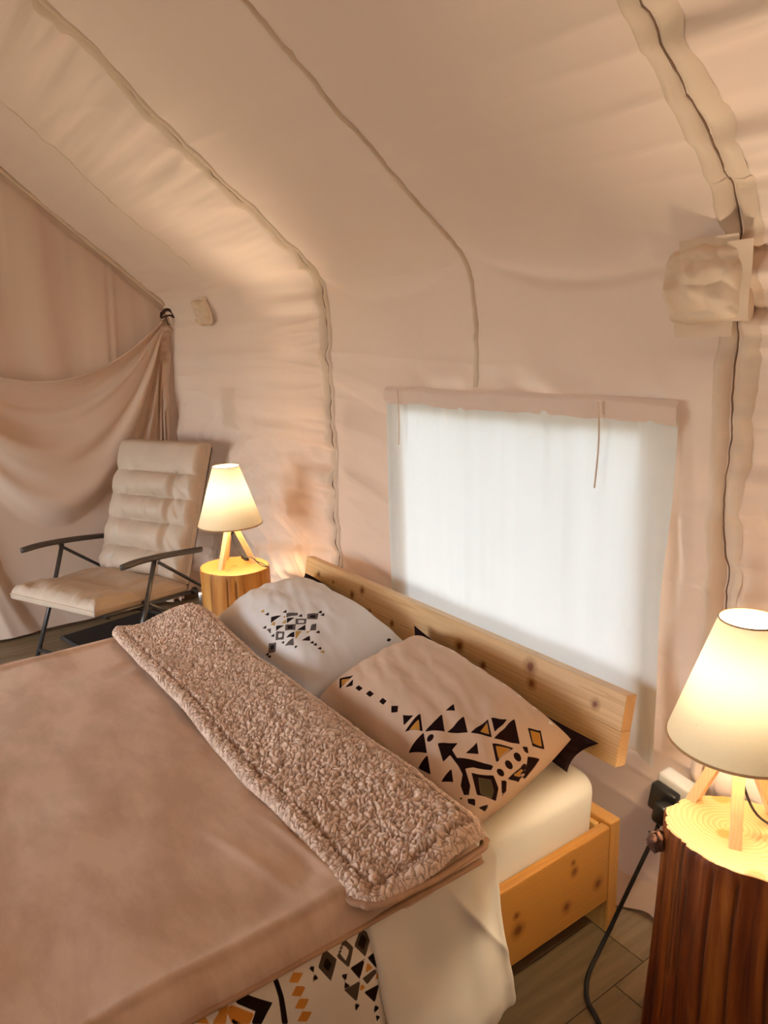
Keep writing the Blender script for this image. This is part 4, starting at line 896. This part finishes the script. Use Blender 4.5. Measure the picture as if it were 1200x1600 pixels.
end_r = mat_endgrain('end_grain_pale', (210, 176, 138), (164, 116, 76), -0.055, -0.015, 95.0, ((0.055, -0.115, 0.022), (-0.050, -0.045, 0.016), (0.06, 0.06, 0.03), (-0.12, 0.06, 0.02)))
sr = make_stump('tree_stump', 'thick dark reddish trunk stump with pale ringed top holding a lamp', SRC, 0.186, 0.128, math.atan2(0.43, 0.9), 0.15, M['bark_right'], end_r, 201, 42, 'bedside stumps', ((3.6, 0.2, 1.0), (4.0, 0.0, 0.9), (4.3, 0.4, 1.0), (4.55, 0.0, 1.0), (4.9, 0.3, 1.0), (3.85, .5, 1.0)))
# branch knot that sticks out under the rim
th = np.linspace(-np.pi / 2, np.pi / 2, 10); kv, kf = lathe(np.stack([0.017 * np.cos(th), 0.015 * np.sin(th)], 1), seg=18)
kv[:, 2] *= 1.5; kv += 0.003 * rng.standard_normal(kv.shape)
obj('knot', kv + np.array((-0.150, -0.125, 0.612)), kf, mat_plain('knot_bark', (96, 58, 44), 0.8, bump=120), sr, local=True)
end_l = mat_endgrain('end_grain_honey', (214, 160, 92), (170, 108, 50), -0.02, 0.02, 80.0, ((0.05, -0.05, 0.02),))
make_stump('tree_stump', 'honey-coloured peeled stump beside the chair holding the far lamp', SLC, 0.162, 0.150, 0.5, 0.03, M['bark_left'], end_l, 231, 9, 'bedside stumps', ((4.55, 0.2, 1.0), (5.1, 0.55, 1.0), (5.35, 0.4, 0.98)), 0.35)

# ================================================================ CHAIR (local: x across, y to the back, z up)
ch = thing('folding_chair', 'beige padded folding recliner with dark metal frame by the far lamp', 'chair', (-3.907, 0.7605, 0), math.radians(25.1))
AX = 0.385
def cpart(name, vf, mat, parent=ch, smooth=True):
    return obj(name, vf[0], vf[1], mat, parent, smooth=smooth, local=True)
def cushion(name, p0, p1, hw, thick, heightfn, n=(110, 150)):
    """padded slab from p0 to p1 (y, z) in the chair's side plane"""
    U, W = np.meshgrid(np.linspace(-1, 1, n[0]), np.linspace(0, 1, n[1]), indexing='ij')
    d_ = np.array(p1) - np.array(p0); Ld = np.linalg.norm(d_); d_ /= Ld; nrm = np.array((-d_[1], d_[0]))      # towards the sitter
    e = np.minimum((1 - np.abs(U)) * hw, np.minimum(W, 1 - W) * Ld)
    edge_ = np.sqrt(np.clip(1 - (1 - np.clip(e / 0.035, 0, 1)) ** 2, 0, 1))
    h_ = thick * (0.35 + 0.65 * edge_) + edge_ * heightfn(U, W)
    py = p0[0] + d_[0] * W * Ld; pz_ = p0[1] + d_[1] * W * Ld
    top_ = P3(U * hw, py + nrm[0] * h_, pz_ + nrm[1] * h_)
    hb = -0.012 * edge_; bot = P3(U * hw, py + nrm[0] * hb, pz_ + nrm[1] * hb)
    N = U.size; V = np.concatenate([top_, bot]); F = np.concatenate([gfaces(*n, flip=True), gfaces(*n, base=N)])
    # side walls
    idx = np.arange(N).reshape(n); loop = np.concatenate([idx[:, 0], idx[-1, 1:], idx[-2::-1, -1], idx[0, -2:0:-1]])
    l2 = np.roll(loop, -1); F = np.concatenate([F, np.stack([loop, l2, l2 + N, loop + N], 1)])
    o = obj(name, V, F, M['chair_cloth'], ch, local=True)
    pl = top_[np.append(loop, loop[0])]; obj('piping', *tube(pl[::3], 0.0045, 6, caps=False), M['piping'], o, local=True)
    return o
def back_h(U, W):
    b_ = np.array((0.0, 0.20, 0.40, 0.58, 0.76, 1.0)); h_ = np.zeros_like(U)
    for k in range(5):
        t_ = np.clip((W - b_[k]) / (b_[k + 1] - b_[k]), 0, 1); h_ = np.maximum(h_, np.sin(np.pi * t_) ** 0.55 * ((W >= b_[k]) & (W <= b_[k + 1])))
    body = sstep(0.80, 0.74, W); cen = sstep(0.66, 0.50, np.abs(U)); 
    out = 0.060 * h_ * (0.42 + 0.58 * cen) * body + (1 - body) * 0.026 * h_
    out = out - 0.022 * np.exp(-((np.abs(U) - 0.56) / 0.05) ** 2) * body * (0.5 + 0.5 * h_)
    cr = np.min(np.abs(W[..., None] - b_[1:5]), -1)
    out = out + 0.008 * noise2(U * 13, W * 4, 171) * np.exp(-cr / 0.05) * body + 0.008 * noise2(W * 18 + np.abs(U) * 7, U * 3, 172) * sstep(0.5, 0.75, np.abs(U)) * body
    return out + 0.003 * noise2(U * 5, W * 8, 173)
def seat_h(U, W):
    out = 0.030 * np.sin(np.pi * np.clip(W / 0.42, 0, 1)) ** 0.7 * (W < 0.42) + 0.026 * np.sin(np.pi * np.clip((W - 0.42) / 0.58, 0, 1)) ** 0.7 * (W >= 0.42)
    out = out * (0.55 + 0.45 * sstep(0.75, 0.55, np.abs(U))) - 0.010 * np.exp(-((np.abs(U) - 0.62) / 0.06) ** 2)
    return out + 0.007 * noise2(U * 17, W * 2.4, 174) * sstep(0.30, 0.0, W) + 0.006 * noise2(U * 4 + W * 5, W * 9, 175)
cushion('seat_cushion', (-0.165, 0.405), (0.445, 0.345), 0.325, 0.060, seat_h)
cushion('back_cushion', (0.455, 0.375), (0.735, 1.115), 0.325, 0.075, back_h)
for sx in (-1, 1):
    x = sx * AX
    ap = smooth_path([(x, -0.03, 0.618), (x, 0.10, 0.618), (x, 0.30, 0.598), (x, 0.52, 0.566)], 8)
    wv_ = 0.024 * np.sqrt(np.clip(1 - np.abs(np.linspace(-1, 1, len(ap))) ** 8, 0.1, 1)) * 1.15
    arm = cpart('armrest', tube(ap, wv_, 14, ry=0.015, up=(1, 0, 0)), M['arm'])
    obj('rivet', *lathe([(0.0, 0.004), (0.006, 0.003), (0.007, 0.0)], (x, 0.49, 0.582), 10), M['rivet'], arm, local=True)
    xi = sx * (AX - 0.022)
    cpart('front_leg', tube([(xi, 0.205, 0.598), (xi, 0.10, 0.33), (xi, -0.052, 0.0)], 0.011, 12, ry=0.014), M['steel'])
    xo = sx * (AX - 0.004)
    br = cpart('brace', tube([(xo, 0.215, 0.575), (xo, 0.50, 0.36), (xo, 0.60, 0.30)], 0.009, 10, ry=0.013), M['steel'])
    for (ry__, rz__) in ((0.205, 0.590), (0.505, 0.357)):
        rv = lathe([(0.0, 0.005), (0.008, 0.004), (0.010, 0.0)], (0, 0, 0), 12)
        obj('rivet', np.stack([sx * rv[0][:, 2] + xo + sx * 0.008, rv[0][:, 0] + ry__, rv[0][:, 1] + rz__], 1), rv[1], M['rivet'], br, local=True)
    hg = lathe([(0.0, 0.0), (0.020, 0.0), (0.020, 0.012), (0.0, 0.012)], (0, 0, 0), 16)
    cpart('hinge', (np.stack([xi + sx * (hg[0][:, 2] - 0.004), hg[0][:, 0] + 0.455, hg[0][:, 1] + 0.345], 1), hg[1]), M['black'])
    xr = sx * (AX - 0.045)
    cpart('rear_leg', tube([(xr, 0.12, 0.385), (xr, 0.40, 0.20), (xr, 0.74, 0.012)], 0.010, 10, ry=0.013), M['steel'])
    cpart('seat_rail', tube([(xr, -0.12, 0.392), (xr, 0.45, 0.335)], 0.010, 10), M['steel'])
    cpart('back_rail', tube([(sx * 0.285, 0.475, 0.335), (sx * 0.285, 0.765, 1.09)], 0.010, 10), M['steel'])
cpart('foot_bar', tube([(-AX + 0.022, -0.030, 0.052), (AX - 0.022, -0.030, 0.052)], 0.010, 10), M['steel'])
cpart('rear_bar', tube([(-AX + 0.045, 0.70, 0.034), (AX - 0.045, 0.70, 0.034)], 0.010, 10), M['steel'])
cpart('cross_bar', tube([(-AX + 0.045, -0.10, 0.380), (AX - 0.045, -0.10, 0.380)], 0.010, 10), M['steel'])
cpart('top_bar', tube([(-0.285, 0.766, 1.09), (0.285, 0.766, 1.09)], 0.010, 10), M['steel'])

# dark mat under the chair
mm = thing('floor_mat', 'flat black mat lying on the floor under the folding chair', 'mat', (-4.08, 1.12, 0.0), math.radians(11))
obj('mat_field', *box((0, 0, 0.008), (0.88, 0.60, 0.012), 0.004), M['mat'], mm, local=True, smooth=False)
obj('mat_edge', *box((0, -0.302, 0.009), (0.88, 0.012, 0.016), 0.003), M['mat_edge'], mm, local=True, smooth=False)

# ================================================================ POUCHES OVER THE FRAME JOINTS
def crumple(U, W, f, seed):
    f1, f2 = worley(U * f + 50, W * f + 50, seed)
    i = np.floor(U * f + 50 + 0 * W).astype(np.int64)
    return f1
def pouch(label, x0, x1, z0, z1, depth, seed, flaps):
    T = thing('fabric_pouch', label, 'pouch', ((x0 + x1) / 2, YW, z0), 0.0, 'pouches over the frame joints')
    U, W = np.meshgrid(np.linspace(-1, 1, 90), np.linspace(-1, 1, 90), indexing='ij')
    pl = (np.clip(1 - np.abs(U) ** 5, 0, 1) * np.clip(1 - np.abs(W) ** 5, 0, 1)) ** 0.42
    cr = worley(U * 1.5 + 0.3 * W + 50, W * 1.5 + 50, seed)[0]; cr2 = worley(U * 2.6 + 0.5 * W + 50, W * 2.6 + 50, seed + 3)[0]
    h_ = depth * pl * (0.75 + 0.34 * (0.6 - cr) + 0.22 * noise2(U * 1.4 + 9, W * 1.4 + U, seed + 2)) + 0.003 * pl * (0.5 - cr2)
    xc, hw, zc, hh = (x0 + x1) / 2, (x1 - x0) / 2, (z0 + z1) / 2, (z1 - z0) / 2
    Xp = xc + U * hw * (1 - 0.06 * np.abs(W) ** 2 * (U < 0) + 0.03 * noise2(W * 3, U, seed)); Zp = zc + W * hh * (1 - 0.06 * np.abs(U) ** 3) + 0.006 * noise2(U * 3, W, seed + 1)
    yb_ = profile(Zp)[0]; Yp = yb_ - 0.012 - h_
    obj('pouch_body', P3(Xp, Yp, Zp), gfaces(90, 90), M['pouch'], T)
    for (a0, a1, b0, b1, dd) in flaps:
        Uf, Wf = grid_xy(a0, a1, 26, b0, b1, 26)
        yf = profile(Wf)[0] - dd - 0.004 * noise2(Uf * 20, Wf * 25, seed + 8)
        obj('pouch_flap', P3(Uf + 0.004 * noise2(Wf * 20, Uf * 0, seed + 9), yf, Wf), gfaces(26, 26), M['pouch'], T)
    return T
pouch('large crumpled cloth pouch on the wall high above the dark stump', -1.112, -0.912, 1.665, 1.836, 0.085, 301,
      ((-1.090, -0.945, 1.632, 1.690, 0.034), (-0.955, -0.895, 1.668, 1.835, 0.055), (-1.075, -0.93, 1.79, 1.850, 0.05)))
pouch('small cloth pouch on the wall above the far corner lamp', -4.135, -3.955, 1.765, 1.900, 0.060, 321,
      ((-3.98, -3.93, 1.77, 1.915, 0.03),))

# ================================================================ SOCKET BOX, PLUG AND CABLE
sb = thing('socket_box', 'white power socket box with black cover low on the wall behind the dark stump', 'socket', (-0.985, YW - 0.06, 0.44))
r_ = Matrix.Rotation(math.radians(8), 3, 'Y')
obj('housing', *box((-0.985, YW - 0.055, 0.455), (0.115, 0.050, 0.085), 0.008, r_), M['white_plastic'], sb)
obj('cover', *box((-1.005, YW - 0.094, 0.440), (0.075, 0.030, 0.080), 0.008, r_), M['black'], sb)
pc = thing('power_cable', 'black power cable running from the socket box down to the floor by the bed', 'cable', (-1.0, YW - 0.12, 0.44))
obj('plug', *box((-0.985, YW - 0.128, 0.430), (0.040, 0.045, 0.060), 0.012, r_), M['black'], pc)
obj('cord', *tube(smooth_path([(-0.985, 1.525, 0.41), (-0.995, 1.515, 0.36), (-1.02, 1.495, 0.26), (-1.05, 1.47, 0.14), (-1.068, 1.445, 0.055), (-1.066, 1.40, 0.012), (-1.035, 1.32, 0.008), (-0.99, 1.262, 0.008), (-0.935, 1.235, 0.008), (-0.86, 1.18, 0.008), (-0.78, 1.08, 0.008)], 10), 0.0058, 10), M['rubber'], pc)
